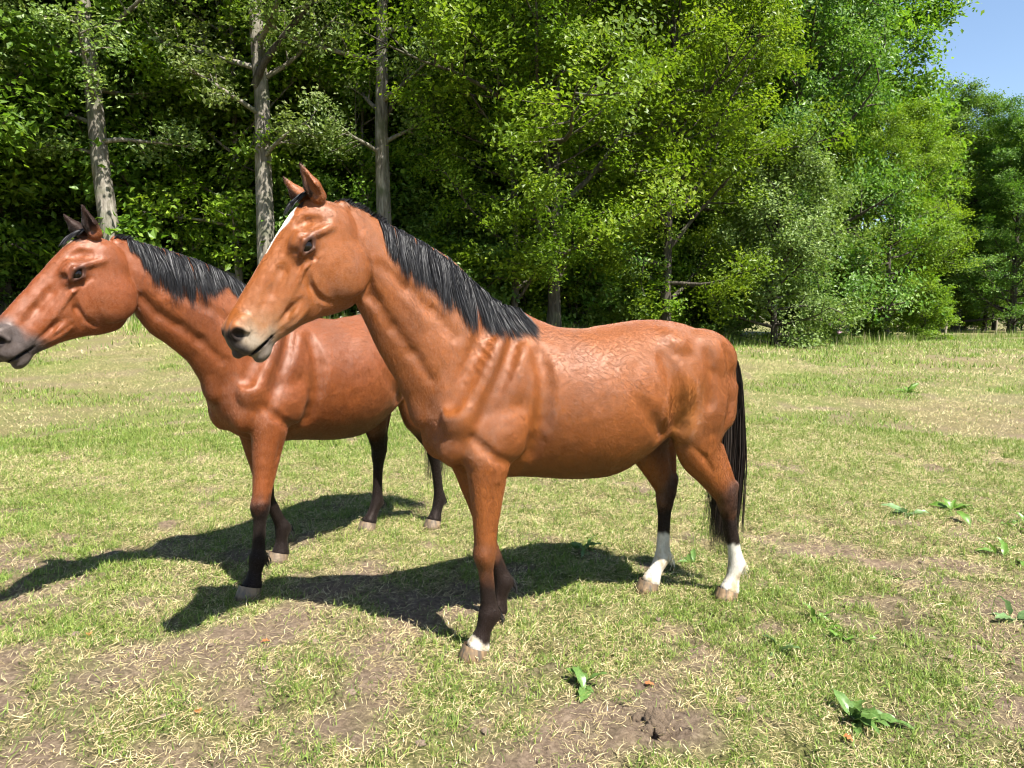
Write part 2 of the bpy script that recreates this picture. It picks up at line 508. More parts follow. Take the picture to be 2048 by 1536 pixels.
def leaf_mesh(C, N, size, r, tone, aspect=.62, fold=.25):
    """leaves as small folded rhombs at centres C facing about N"""
    n = len(C)
    N = N / (np.linalg.norm(N, axis=1, keepdims=True) + 1e-9)
    t = r.normal(size=(n, 3)); t -= (t * N).sum(1, keepdims=True) * N
    t /= np.linalg.norm(t, axis=1, keepdims=True) + 1e-9
    b = np.cross(N, t)
    s = size[:, None] * .5
    v0 = C - t * s; v1 = C + b * s * aspect + N * s * fold; v2 = C + t * s * 1.1; v3 = C - b * s * aspect + N * s * fold
    V = np.stack([v0, v1, v2, v3], 1).reshape(-1, 3)
    Q = np.arange(n * 4).reshape(-1, 4)
    # two triangles folded along the midrib
    T = np.concatenate([Q[:, [0, 1, 2]], Q[:, [0, 2, 3]]], 0)
    return V, T, np.repeat(tone, 4)

def grow(seed, H, r0, crown_lo, reach, limbs, twigs, leaves, leaf, shape='round', lean=(0, 0), up=.5, droop=0.0, fork=None, spray=.33, flat=.55, lowtwig=True):
    """returns trunk (verts, quads) and crown (verts, tris, tone) of one tree standing on the origin"""
    r = np.random.default_rng(seed)
    paths, radii, sides = [], [], []
    s = 14
    z = np.linspace(0, 1, s)
    wx = np.cumsum(r.normal(size=s)) * .018 * H / 10; wy = np.cumsum(r.normal(size=s)) * .018 * H / 10
    wx -= wx[0]; wy -= wy[0]
    trunk = np.stack([lean[0] * z ** 1.2 + wx, lean[1] * z + wy, z * H - .35], 1)
    rad = r0 * (1 - z * .86) * (1 + .55 * np.exp(-z * H / .45))
    paths.append(trunk); radii.append(rad); sides.append(10)
    def at(f):
        return np.array([np.interp(f, z, trunk[:, k]) for k in range(3)]), np.interp(f, z, rad)
    C, D, TW = [], [], []
    ga = r.random() * 6.28
    def sub(P, R, L, lvl):
        """side shoots on a limb"""
        n2 = twigs if lvl == 1 else max(3, twigs // 2)
        for q in range(n2):
            f = .25 + .75 * (q + r.random()) / n2
            i = int(f * (len(P) - 1)); i = min(i, len(P) - 2)
            p = P[i] + (P[i + 1] - P[i]) * (f * (len(P) - 1) - i)
            d = P[min(i + 1, len(P) - 1)] - P[max(i - 1, 0)]
            d /= np.linalg.norm(d) + 1e-9
            sidev = r.normal(size=3) * np.array([1, 1, .5]); sidev -= sidev @ d * d
            sidev /= np.linalg.norm(sidev) + 1e-9
            ll = L * r.uniform(.28, .50) * (1.15 - .6 * f)
            tp = wob_path(r, p, d * .55 + sidev * .85, ll, 6, .25 - droop, .10)
            if lvl == 1:
                paths.append(tp); radii.append(np.linspace(max(R * .35, .012), .006, 6)); sides.append(4)
                sub(tp, R * .35, ll * 1.3, 2)
            k = int(leaves * r.uniform(.5, 1.5))
            ff = 1 - np.abs(r.normal(size=k)) * .38
            ff = np.clip(ff, .1, 1.05)
            base = np.stack([np.interp(ff, np.linspace(0, 1, 6), tp[:, a]) for a in range(3)], 1)
            off = r.normal(size=(k, 3)) * spray * np.array([1, 1, flat]) * (.45 + .55 * r.random((k, 1)))
            C.append(base + off)
            nn = r.normal(size=(k, 3)) * .42 + r.normal(size=(1, 3)) * .45 + np.array([0, 0, .85]) + (np.array([p[0] - trunk[0, 0], p[1] - trunk[0, 1], 0]) / (reach + .1)) * .6
            D.append(nn)
            TW.append(np.full(k, r.random()))
    lo = crown_lo / H
    for q in range(limbs):
        f = lo + (1 - lo) * ((q + r.random() * .8) / limbs) ** .95
        f = min(f, .985)
        p, tr = at(f)
        ga += 2.399 + r.normal() * .3
        g = (f - lo) / (1 - lo)
        if shape == 'round': env = math.sin(math.pi * (.16 + .80 * g)) ** .8
        elif shape == 'cone': env = (1 - g) ** .8 * .95 + .12
        elif shape == 'column': env = .55 + .45 * math.sin(math.pi * g)
        else: env = (1 - .55 * g)
        L = reach * env * r.uniform(.75, 1.12) + .3
        el = (r.uniform(-.25, .75) if shape == 'round' else r.uniform(.0, .5)) + up * g
        d = np.array([math.cos(ga) * math.cos(el), math.sin(ga) * math.cos(el), math.sin(el)])
        P = wob_path(r, p, d, L, 9, up * .9 - droop, .075)
        R = min(tr * .62, .03 + .020 * L)
        paths.append(P); radii.append(np.linspace(R, max(.01, R * .15), 9)); sides.append(6)
        sub(P, R, L, 1)
    C = np.concatenate(C); D = np.concatenate(D); TW = np.concatenate(TW)
    keep = C[:, 2] > .12
    C, D, TW = C[keep], D[keep], TW[keep]
    size = leaf * (.45 + 1.0 * r.random(len(C)) ** .8)
    tone = np.clip(TW * .55 + r.random(len(C)) * .45, 0, 1)
    return tubes(paths, radii, sides), leaf_mesh(C, D, size, r, tone)

class Species:
    def __init__(self, name, bark, leafm, **kw):
        (tv, tq), (lv, lt, tone) = grow(**kw)
        self.trunk = mesh_np(name + "_trunk", tv, tq, bark, True)
        self.crown = mesh_np(name + "_crown", lv, lt, leafm, False, {"tone": tone})
        self.name = name
    def place(self, name, label, cat, x, y, rz, sc, group=None, sz=None):
        o = empty(name, (x, y, float(rise(np.array([x]), np.array([y]))[0]) - .05), rz, sc)
        if sz: o.scale = (sc, sc, sz)
        tag(o, label, cat, group)
        link("trunk", self.trunk, o)
        link("crown", self.crown, o)
        return o
# ---------------------------------------------------------------- the wood edge
def px2x(px, d): return (px - 1024) / 1420.0 * d
SP_POP1 = Species("poplar", BARK_POP, LEAF_POP, seed=1, H=21, r0=.29, crown_lo=4.6, reach=3.4, limbs=34, twigs=7, leaves=34, leaf=.115, shape='column', lean=(-1.5, .3), up=.35, droop=.35, spray=.34)
SP_POP2 = Species("poplar", BARK_POP, LEAF_POP, seed=12, H=22, r0=.29, crown_lo=5.0, reach=3.6, limbs=30, twigs=7, leaves=34, leaf=.115, shape='column', lean=(-.5, 0), up=.5, droop=.25, spray=.34)
SP_OAK1 = Species("oak", BARK_DARK, LEAF_OAK, seed=3, H=17, r0=.22, crown_lo=1.6, reach=6.2, limbs=40, twigs=7, leaves=72, leaf=.135, shape='round', up=.55, spray=.40, flat=.7)
SP_OAK2 = Species("oak", BARK_DARK, LEAF_OAK, seed=4, H=16, r0=.17, crown_lo=1.6, reach=5.0, limbs=36, twigs=7, leaves=60, leaf=.130, shape='round', up=.5, spray=.38, flat=.75)
SP_MAP = Species("maple", BARK_DARK, LEAF_MAPLE, seed=5, H=25, r0=.42, crown_lo=1.0, reach=7.4, limbs=60, twigs=8, leaves=42, leaf=.195, shape='wide', up=.45, spray=.60, flat=.55)
SP_WIL = Species("willow", BARK_DARK, LEAF_WIL, seed=6, H=7.8, r0=.14, crown_lo=.3, reach=3.3, limbs=44, twigs=8, leaves=28, leaf=.115, shape='round', up=.7, droop=.7, spray=.30, flat=1.0)
SP_SHR = Species("shrub", BARK_DARK, LEAF_MAPLE, seed=7, H=3.6, r0=.06, crown_lo=.15, reach=2.0, limbs=26, twigs=6, leaves=26, leaf=.13, shape='round', up=.6, spray=.26)
SP_SHR2 = Species("shrub", BARK_DARK, LEAF_OAK, seed=17, H=3.4, r0=.05, crown_lo=.15, reach=1.8, limbs=24, twigs=6, leaves=26, leaf=.12, shape='round', up=.5, spray=.26)
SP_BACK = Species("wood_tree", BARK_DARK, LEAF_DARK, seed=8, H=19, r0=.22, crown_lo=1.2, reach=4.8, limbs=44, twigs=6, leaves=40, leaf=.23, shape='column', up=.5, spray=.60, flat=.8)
SP_THIN = Species("young_tree", BARK_POP, LEAF_OAK, seed=9, H=14, r0=.11, crown_lo=1.6, reach=2.9, limbs=34, twigs=6, leaves=34, leaf=.125, shape='column', up=.3, spray=.34)

SP_POP1.place("poplar_tree", "leaning grey barked poplar behind the ears of the dark muzzled horse", "tree", px2x(236, 22.5), 22.5, 0, 1.14)
POP_MID = SP_POP2.place("poplar_tree", "straight poplar trunk with a limb rising to the right, left of the blazed horse's ears", "tree", px2x(538, 23), 23, 0.4, 1.12)
POP_CREST = SP_POP2.place("poplar_tree", "poplar rising behind the neck crest of the blazed horse", "tree", px2x(778, 24), 24, 2.6, 1.02)
SP_POP1.place("poplar_tree", "poplar with pale sunlit leaves cut by the left edge of the picture", "tree", px2x(-150, 20.5), 20.5, 2.2, 1.05)
SP_THIN.place("young_tree", "slim tree close beside the straight poplar", "tree", px2x(485, 25), 25, .3, 1.3)
SP_THIN.place("young_tree", "slim dark trunk between the two middle poplars", "tree", px2x(664, 27), 27, 1.3, 1.0)
SP_THIN.place("young_tree", "slim trunk just left of the poplar behind the blazed horse's crest", "tree", px2x(735, 26), 26, 2.3, .95)
SP_THIN.place("young_tree", "slim tree right of the leaning poplar, with bright low leaves", "tree", px2x(372, 26), 26, 4.0, .95)
SP_OAK2.place("oak_tree", "thin trunked oak above the mane of the blazed horse", "tree", px2x(1030, 23.5), 23.5, .8, .78)
SP_OAK1.place("oak_tree", "forked oak with the broad bright green crown in the middle of the wood", "tree", px2x(1105, 24), 24, 2.0, 1.05)
SP_OAK1.place("oak_tree", "yellow green oak over the rump of the blazed horse", "tree", px2x(1330, 26.5), 26.5, 4.4, .95)
SP_OAK2.place("oak_tree", "oak crown between the middle poplar and the forked oak", "tree", px2x(905, 30), 30, 3.3, 1.2)
SP_WIL.place("willow_tree", "rounded pale grey green willow at the edge of the meadow", "tree", px2x(1548, 28), 28, 0.5, .96)
SP_MAP.place("maple_tree", "huge dark green maple at the right end of the wood", "tree", px2x(1575, 35), 35, 1.2, .78, sz=1.0)
SP_OAK1.place("oak_tree", "yellowish low oak on the right flank of the huge maple", "tree", px2x(1770, 36), 36, 1.0, .66)
SP_MAP.place("maple_tree", "distant maple standing by itself at the right edge", "tree", px2x(2020, 54), 54, 3.0, .62)
SP_MAP.place("maple_tree", "second dark maple between the oaks and the huge maple", "tree", px2x(1440, 37), 37, 4.2, .92)
SP_MAP.place("maple_tree", "maple filling the gap between the huge maple and the lone one", "tree", px2x(1905, 58), 58, 2.2, .72)
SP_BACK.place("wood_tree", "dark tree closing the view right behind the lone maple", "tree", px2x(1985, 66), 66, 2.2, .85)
SP_MAP.place("maple_tree", "far maple beyond the right edge of the picture", "tree", px2x(2260, 60), 60, 5.0, .70)
def add_limb(tree, pts, rad, leafm, n_leaf, seed):
    """a big side limb given by picture-plane points (px, py) at the tree's own distance, with its own sprays of leaves"""
    r = np.random.default_rng(seed)
    d = tree.location.y
    rz = tree.rotation_euler[2]; sc = tree.scale[0]
    P = []
    for px, py, dy in pts:
        w = np.array([px2x(px, d) - tree.location.x, dy, CAM_H + d * (635 - py) / 1420.0 - tree.location.z]) / sc
        P.append([w[0] * math.cos(rz) + w[1] * math.sin(rz), -w[0] * math.sin(rz) + w[1] * math.cos(rz), w[2]])
    P = hermite2(np.array(P), 22)
    V, Q = tubes([P], [np.linspace(rad, rad * .35, 22)], [8])
    limb = link("limb", mesh_np("limb", V, Q, BARK_DARK, True), tree)
    k = r.integers(8, 22, n_leaf)
    C = P[k] + r.normal(size=(n_leaf, 3)) * np.array([.45, .45, .30])
    V, T, tn = leaf_mesh(C, r.normal(size=(n_leaf, 3)) * .6 + np.array([0, -.3, 1.0]), r.uniform(.08, .15, n_leaf), r, r.random(n_leaf))
    o = link("limb_foliage", mesh_np("limb_foliage", V, T, leafm, False, {"tone": tn}), limb)
def hermite2(P, n):
    u = np.linspace(0, 1, len(P)); q = np.linspace(0, 1, n)
    S = np.stack([np.interp(q, u, P[:, a]) for a in range(3)], 1)
    for _ in range(3): S[1:-1] = (S[:-2] + 2 * S[1:-1] + S[2:]) / 4
    return S
add_limb(POP_MID, [(527, 190, 0), (545, 155, -.2), (590, 115, -.5), (640, 70, -.8), (700, 12, -1.0), (760, -60, -1.2)], .12, LEAF_POP, 900, 3)
add_limb(POP_CREST, [(782, 245, 0), (800, 215, -.1), (828, 170, -.3), (852, 115, -.5), (868, 60, -.6), (880, -20, -.7)], .10, LEAF_POP, 900, 4)
rw = np.random.default_rng(5)
ORD = ["first", "second", "third", "fourth", "fifth", "sixth", "seventh", "eighth", "ninth", "tenth", "eleventh", "twelfth", "thirteenth", "fourteenth", "fifteenth", "sixteenth",
       "seventeenth", "eighteenth", "nineteenth", "twentieth", "twenty first", "twenty second"]
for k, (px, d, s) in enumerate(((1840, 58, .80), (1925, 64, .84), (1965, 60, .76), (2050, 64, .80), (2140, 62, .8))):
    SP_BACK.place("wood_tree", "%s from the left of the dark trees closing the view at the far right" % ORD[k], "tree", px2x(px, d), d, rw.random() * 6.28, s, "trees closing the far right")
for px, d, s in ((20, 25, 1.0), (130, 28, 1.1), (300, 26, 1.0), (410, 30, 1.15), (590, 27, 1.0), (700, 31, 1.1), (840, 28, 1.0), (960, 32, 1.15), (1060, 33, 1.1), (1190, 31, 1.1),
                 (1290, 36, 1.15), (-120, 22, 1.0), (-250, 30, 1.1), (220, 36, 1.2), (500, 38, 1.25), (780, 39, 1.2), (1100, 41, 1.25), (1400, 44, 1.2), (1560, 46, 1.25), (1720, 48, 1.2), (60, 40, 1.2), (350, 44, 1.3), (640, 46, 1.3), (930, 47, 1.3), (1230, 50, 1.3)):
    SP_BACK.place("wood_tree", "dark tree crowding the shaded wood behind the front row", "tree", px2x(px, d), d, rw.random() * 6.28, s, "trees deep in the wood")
for k, (px, d, s) in enumerate(((-40, 25, 1.1), (60, 26, 1.0), (150, 26.5, .9), (300, 27, .9), (400, 26.5, .85), (460, 27, .9), (590, 27, .9), (640, 25.0, 1.2), (700, 25, .9), (820, 25.5, 1.2), (880, 24.6, .9), (950, 24.5, 1.1),
                                (1050, 26, 1.1), (1150, 26.2, 1.1), (1210, 27, 1.0), (1280, 28, 1.1), (1360, 29, 1.0), (1430, 29.5, .9), (1480, 31, 1.1), (1600, 34, 1.0), (1700, 35, 1.0), (1760, 37, .9),
                                (100, 29, 1.3), (250, 30, 1.3), (540, 30, 1.3), (770, 31, 1.3), (1000, 28, 1.5), (1120, 29, 1.5), (1340, 32, 1.5))):
    (SP_SHR2 if k % 3 == 0 and px > 900 else SP_SHR).place("shrub", ("%s leafy shrub from the left along the foot of the wood" % ORD[k]) if k < 22 else ("%s from the left of the taller shrubs deeper in the shade" % ORD[k - 22]), "shrub", px2x(px, d), d, rw.random() * 6.28, s, "shrubs under the wood edge")
SP_SHR2.place("shrub", "round yellow green bush beside the fence post", "shrub", px2x(1848, 36), 36, 1.0, .78)
# far dark hedge closing the view beyond the right end
for k, (px, d, s) in enumerate(((1780, 60, 1.2), (1850, 62, 1.1), (1900, 66, 1.2), (1960, 70, 1.1), (2040, 66, 1.2))):
    SP_SHR.place("hedge_shrub", "%s dark shrub from the left of the far hedge under the lone maple" % ORD[k], "shrub", px2x(px, d), d, rw.random() * 6.28, s, "shrubs of the far hedge")
# ---------------------------------------------------------------- horses: one continuous body from an implicit surface
def hermite(P, n):
    """Catmull-Rom resample of rows P (m,k) to n rows, parameter by chord length of the first two columns."""
    P = np.asarray(P, float)
    m = len(P)
    d = np.sqrt(((P[1:, :2] - P[:-1, :2]) ** 2).sum(1)) + 0.015
    u = np.concatenate([[0], np.cumsum(d)])
    T = np.zeros_like(P)
    for i in range(m):
        a, b = max(i - 1, 0), min(i + 1, m - 1)
        T[i] = (P[b] - P[a]) / (u[b] - u[a])
    q = np.linspace(0, u[-1], n)
    i = np.clip(np.searchsorted(u, q, side='right') - 1, 0, m - 2)
    h = (u[i + 1] - u[i])
    t = ((q - u[i]) / h)[:, None]
    h = h[:, None]
    return ((2*t**3 - 3*t**2 + 1) * P[i] + (t**3 - 2*t**2 + t) * h * T[i]
            + (-2*t**3 + 3*t**2) * P[i + 1] + (t**3 - t**2) * h * T[i + 1])

class Field:
    def __init__(self, gx, gy, gz):
        self.gx, self.gy, self.gz = gx, gy, gz
        self.D = np.full((len(gx), len(gz), len(gy)), 0.6, np.float32)
    def box(self, lo, hi):
        ix = np.searchsorted(self.gx, [lo[0], hi[0]]); iy = np.searchsorted(self.gy, [lo[1], hi[1]]); iz = np.searchsorted(self.gz, [lo[2], hi[2]])
        return slice(*ix), slice(*iz), slice(*iy)
    def merge(self, s, d, k, op):
        A = self.D[s]
        d = d.astype(np.float32)
        if op == 'u':
            h = np.maximum(k - np.abs(A - d), 0) / k
            self.D[s] = np.minimum(A, d) - h * h * h * k / 6.0
        else:
            d = -d
            h = np.maximum(k - np.abs(A - d), 0) / k
            self.D[s] = np.maximum(A, d) + h * h * h * k / 6.0
    def loft(self, secs, k=0.04, n=2.0, N=70, margin=0.10, op='u'):
        """secs rows: tx, tz, bx, bz, w, yc, top_narrow, bottom_narrow"""
        S = hermite(secs, N)
        top, bot = S[:, 0:2], S[:, 2:4]
        c = (top + bot) / 2
        dv = top - bot
        a = np.maximum(np.sqrt((dv ** 2).sum(1)) / 2, 1e-3)
        dv = dv / (2 * a[:, None])
        w = np.maximum(S[:, 4], 2e-3); yc = S[:, 5]; tt = S[:, 6]; tb = S[:, 7]
        tan = np.gradient(c, axis=0)
        nn = np.stack([dv[:, 1], -dv[:, 0]], 1)
        sg = np.sign((nn * tan).sum(1)); sg[sg == 0] = 1
        nn = nn * sg[:, None]
        lo = [min(top[:, 0].min(), bot[:, 0].min()) - margin, (yc - w).min() - margin, min(top[:, 1].min(), bot[:, 1].min()) - margin]
        hi = [max(top[:, 0].max(), bot[:, 0].max()) + margin, (yc + w).max() + margin, max(top[:, 1].max(), bot[:, 1].max()) + margin]
        s = self.box(lo, hi)
        X = self.gx[s[0]]; Z = self.gz[s[1]]; Y = self.gy[s[2]]
        px, pz = np.meshgrid(X, Z, indexing='ij')
        sh = px.shape
        px = px.ravel(); pz = pz.ravel()
        best = np.full(px.shape, 9e9); bi = np.zeros(px.shape, int)
        for i in range(N):
            rx = px - c[i, 0]; rz = pz - c[i, 1]
            v = rx * dv[i, 0] + rz * dv[i, 1]
            dn = rx * nn[i, 0] + rz * nn[i, 1]
            e = dn * dn + np.maximum(np.abs(v) - a[i], 0) ** 2
            m = e < best
            best[m] = e[m]; bi[m] = i
        def loc(i):
            rx = px - c[i, 0]; rz = pz - c[i, 1]
            return rx * dv[i, 0] + rz * dv[i, 1], rx * nn[i, 0] + rz * nn[i, 1]
        v0, dn0 = loc(bi)
        j = np.where(dn0 > 0, bi + 1, bi - 1)
        cap = (j < 0) | (j >= N)
        j = np.clip(j, 0, N - 1)
        v1, dn1 = loc(j)
        den = dn0 - dn1
        f = np.where(np.abs(den) > 1e-9, dn0 / np.where(np.abs(den) > 1e-9, den, 1), 0)
        f = np.clip(np.where(cap, 0, f), 0, 1)
        L = lambda q: q[bi] * (1 - f) + q[j] * f
        v = v0 * (1 - f) + v1 * f
        A = L(a); W = L(w); YC = L(yc); TT = L(tt); TB = L(tb)
        res = np.where(cap, np.abs(dn0), 0.0)
        vn = v / A
        W = W * (1 - TT * np.clip(vn, 0, 1.0) ** 2 - TB * np.clip(-vn, 0, 1.0) ** 2)
        W = np.maximum(W, 3e-3)
        vn = vn.reshape(sh)[..., None]; A3 = A.reshape(sh)[..., None]; W3 = W.reshape(sh)[..., None]
        yn = (Y[None, None, :] - YC.reshape(sh)[..., None]) / W3
        rc = np.minimum(A3, W3)
        rn = res.reshape(sh)[..., None] / rc
        k0 = (np.abs(vn) ** n + np.abs(yn) ** n + rn ** n) ** (1.0 / n)
        k1 = np.sqrt((vn / A3) ** 2 + (yn / W3) ** 2 + (rn / rc) ** 2) + 1e-6
        d = np.maximum(k0 * (k0 - 1) / k1, -rc)
        self.merge(s, d, k, op)
    def ell(self, c, r, ang=0.0, yaw=0.0, k=0.03, op='u', mirror=True, margin=0.06):
        """ellipsoid; ang turns its x axis in the sagittal plane, yaw then turns it sideways"""
        for sy in ((1, -1) if mirror else (1,)):
            R = max(r) + margin
            s = self.box([c[0] - R, c[1] * sy - R, c[2] - R], [c[0] + R, c[1] * sy + R, c[2] + R])
            x = (self.gx[s[0]] - c[0])[:, None, None]; z = (self.gz[s[1]] - c[2])[None, :, None]; y = (self.gy[s[2]] - c[1] * sy)[None, None, :] * sy
            ca, sa = math.cos(ang), math.sin(ang)
            x1 = x * ca + z * sa; z1 = -x * sa + z * ca
            cy, sn = math.cos(yaw), math.sin(yaw)
            x2 = x1 * cy + y * sn; y2 = -x1 * sn + y * cy
            k0 = np.sqrt((x2 / r[0]) ** 2 + (y2 / r[1]) ** 2 + (z1 / r[2]) ** 2)
            k1 = np.sqrt((x2 / r[0] ** 2) ** 2 + (y2 / r[1] ** 2) ** 2 + (z1 / r[2] ** 2) ** 2) + 1e-6
            self.merge(s, np.maximum(k0 * (k0 - 1) / k1, -min(r)), k, op)
    def cap(self, p0, r0, p1, r1, k=0.02, op='u', mirror=True, margin=0.05):
        p0 = np.array(p0, float); p1 = np.array(p1, float)
        for sy in ((1, -1) if mirror else (1,)):
            a = p0 * [1, sy, 1]; b = p1 * [1, sy, 1]
            R = max(r0, r1) + margin
            s = self.box(np.minimum(a, b) - R, np.maximum(a, b) + R)
            x = self.gx[s[0]][:, None, None]; z = self.gz[s[1]][None, :, None]; y = self.gy[s[2]][None, None, :]
            ab = b - a
            t = ((x - a[0]) * ab[0] + (y - a[1]) * ab[1] + (z - a[2]) * ab[2]) / (ab @ ab)
            t = np.clip(t, 0, 1)
            d = np.sqrt((x - a[0] - t * ab[0]) ** 2 + (y - a[1] - t * ab[1]) ** 2 + (z - a[2] - t * ab[2]) ** 2) - (r0 + (r1 - r0) * t)
            self.merge(s, d, k, op)

def crease(F, pts, r, depth, k, both=True):
    """press a soft groove into the side of the body along (x, z) points, a given depth under the skin"""
    def sy(x, z):
        i = min(np.searchsorted(F.gx, x), len(F.gx) - 1); j = min(np.searchsorted(F.gz, z), len(F.gz) - 1)
        c = np.nonzero(F.D[i, j] < 0)[0]
        return F.gy[c[-1]] + .004 if len(c) else None
    P = []
    for q in pts:
        y = sy(q[0], q[1])
        if y is not None: P.append((q[0], y + r - depth * (q[2] if len(q) > 2 else 1.0), q[1]))
    for a, b in zip(P[:-1], P[1:]):
        F.cap(a, r, b, r, k=k, op='s', mirror=both)

def surface_nets(F):
    D = F.D
    nx, nz, ny = D.shape
    neg = D < 0
    cnt = np.zeros((nx - 1, nz - 1, ny - 1), np.uint8)
    for a in (0, 1):
        for b in (0, 1):
            for c in (0, 1):
                cnt += neg[a:nx - 1 + a, b:nz - 1 + b, c:ny - 1 + c]
    act = (cnt > 0) & (cnt < 8)
    I, K, J = np.nonzero(act)
    idx = np.full(act.shape, -1, np.int32)
    idx[I, K, J] = np.arange(len(I))
    pos = np.zeros((len(I), 3)); num = np.zeros(len(I))
    corners = [(a, b, c) for a in (0, 1) for b in (0, 1) for c in (0, 1)]
    g = (F.gx, F.gz, F.gy)
    for u in corners:
        for w in corners:
            if sum(w) - sum(u) == 1 and all(q >= p for p, q in zip(u, w)):
                d0 = D[I + u[0], K + u[1], J + u[2]]; d1 = D[I + w[0], K + w[1], J + w[2]]
                m = (d0 < 0) != (d1 < 0)
                t = np.where(m, d0 / np.where(m, d0 - d1, 1), 0)
                for ax, (bi) in enumerate((I, K, J)):
                    c0 = g[ax][bi + u[ax]]; c1 = g[ax][bi + w[ax]]
                    pos[:, ax] += np.where(m, c0 + (c1 - c0) * t, 0)
                num += m
    pos /= num[:, None]
    verts = pos[:, [0, 2, 1]]
    quads = []
    # edges along each axis
    for ax in range(3):
        sl0 = [slice(None)] * 3; sl1 = [slice(None)] * 3
        sl0[ax] = slice(0, -1); sl1[ax] = slice(1, None)
        ch = neg[tuple(sl0)] != neg[tuple(sl1)]
        e = np.stack(np.nonzero(ch), 1)
        o = [q for q in range(3) if q != ax]
        ok = (e[:, o[0]] > 0) & (e[:, o[1]] > 0) & (e[:, o[0]] < act.shape[o[0]]) & (e[:, o[1]] < act.shape[o[1]])
        e = e[ok]
        def cell(da, db):
            q = e.copy(); q[:, o[0]] += da; q[:, o[1]] += db
            return idx[q[:, 0], q[:, 1], q[:, 2]]
        q = np.stack([cell(-1, -1), cell(0, -1), cell(0, 0), cell(-1, 0)], 1)
        inside = neg[e[:, 0], e[:, 1], e[:, 2]]
        flip = inside if ax != 1 else ~inside      # axis order is x, z, y: a left-handed set
        q[~flip] = q[~flip][:, ::-1]
        quads.append(q)
    quads = np.concatenate(quads)
    quads = quads[(quads >= 0).all(1)][:, ::-1]
    return verts, quads

def bend_xy(P, x0, L, phi):
    """turn the neck and head sideways: progressive yaw from x0 on"""
    s = np.linspace(0, 1.6, 801)
    t = np.clip(s / L, 0, 1)
    a = phi * (3 * t * t - 2 * t ** 3)
    ds = s[1] - s[0]
    cx = np.concatenate([[0], np.cumsum((np.cos(a[1:]) + np.cos(a[:-1])) / 2) * ds])
    cy = np.concatenate([[0], np.cumsum((np.sin(a[1:]) + np.sin(a[:-1])) / 2) * ds])
    q = np.clip(P[:, 0] - x0, 0, 1.6)
    A = np.interp(q, s, a)
    m = P[:, 0] > x0
    X = np.where(m, x0 + np.interp(q, s, cx), P[:, 0]) - np.sin(A) * P[:, 1]
    Y = np.interp(q, s, cy) + np.cos(A) * P[:, 1]
    return np.stack([X, Y, P[:, 2]], 1)

def limb(path):
    """path rows (x, z, a, w, yc) running downwards -> loft sections with the front as 'top'"""
    P = np.asarray(path, float)
    c = P[:, :2]
    t = np.gradient(c, axis=0)
    t /= np.linalg.norm(t, axis=1)[:, None]
    fr = np.stack([-t[:, 1], t[:, 0]], 1)
    out = []
    for i in range(len(P)):
        tp = c[i] + fr[i] * P[i, 2]; bt = c[i] - fr[i] * P[i, 2]
        out.append([tp[0], tp[1], bt[0], bt[1], P[i, 3], P[i, 4], 0.0, 0.0])
    return out

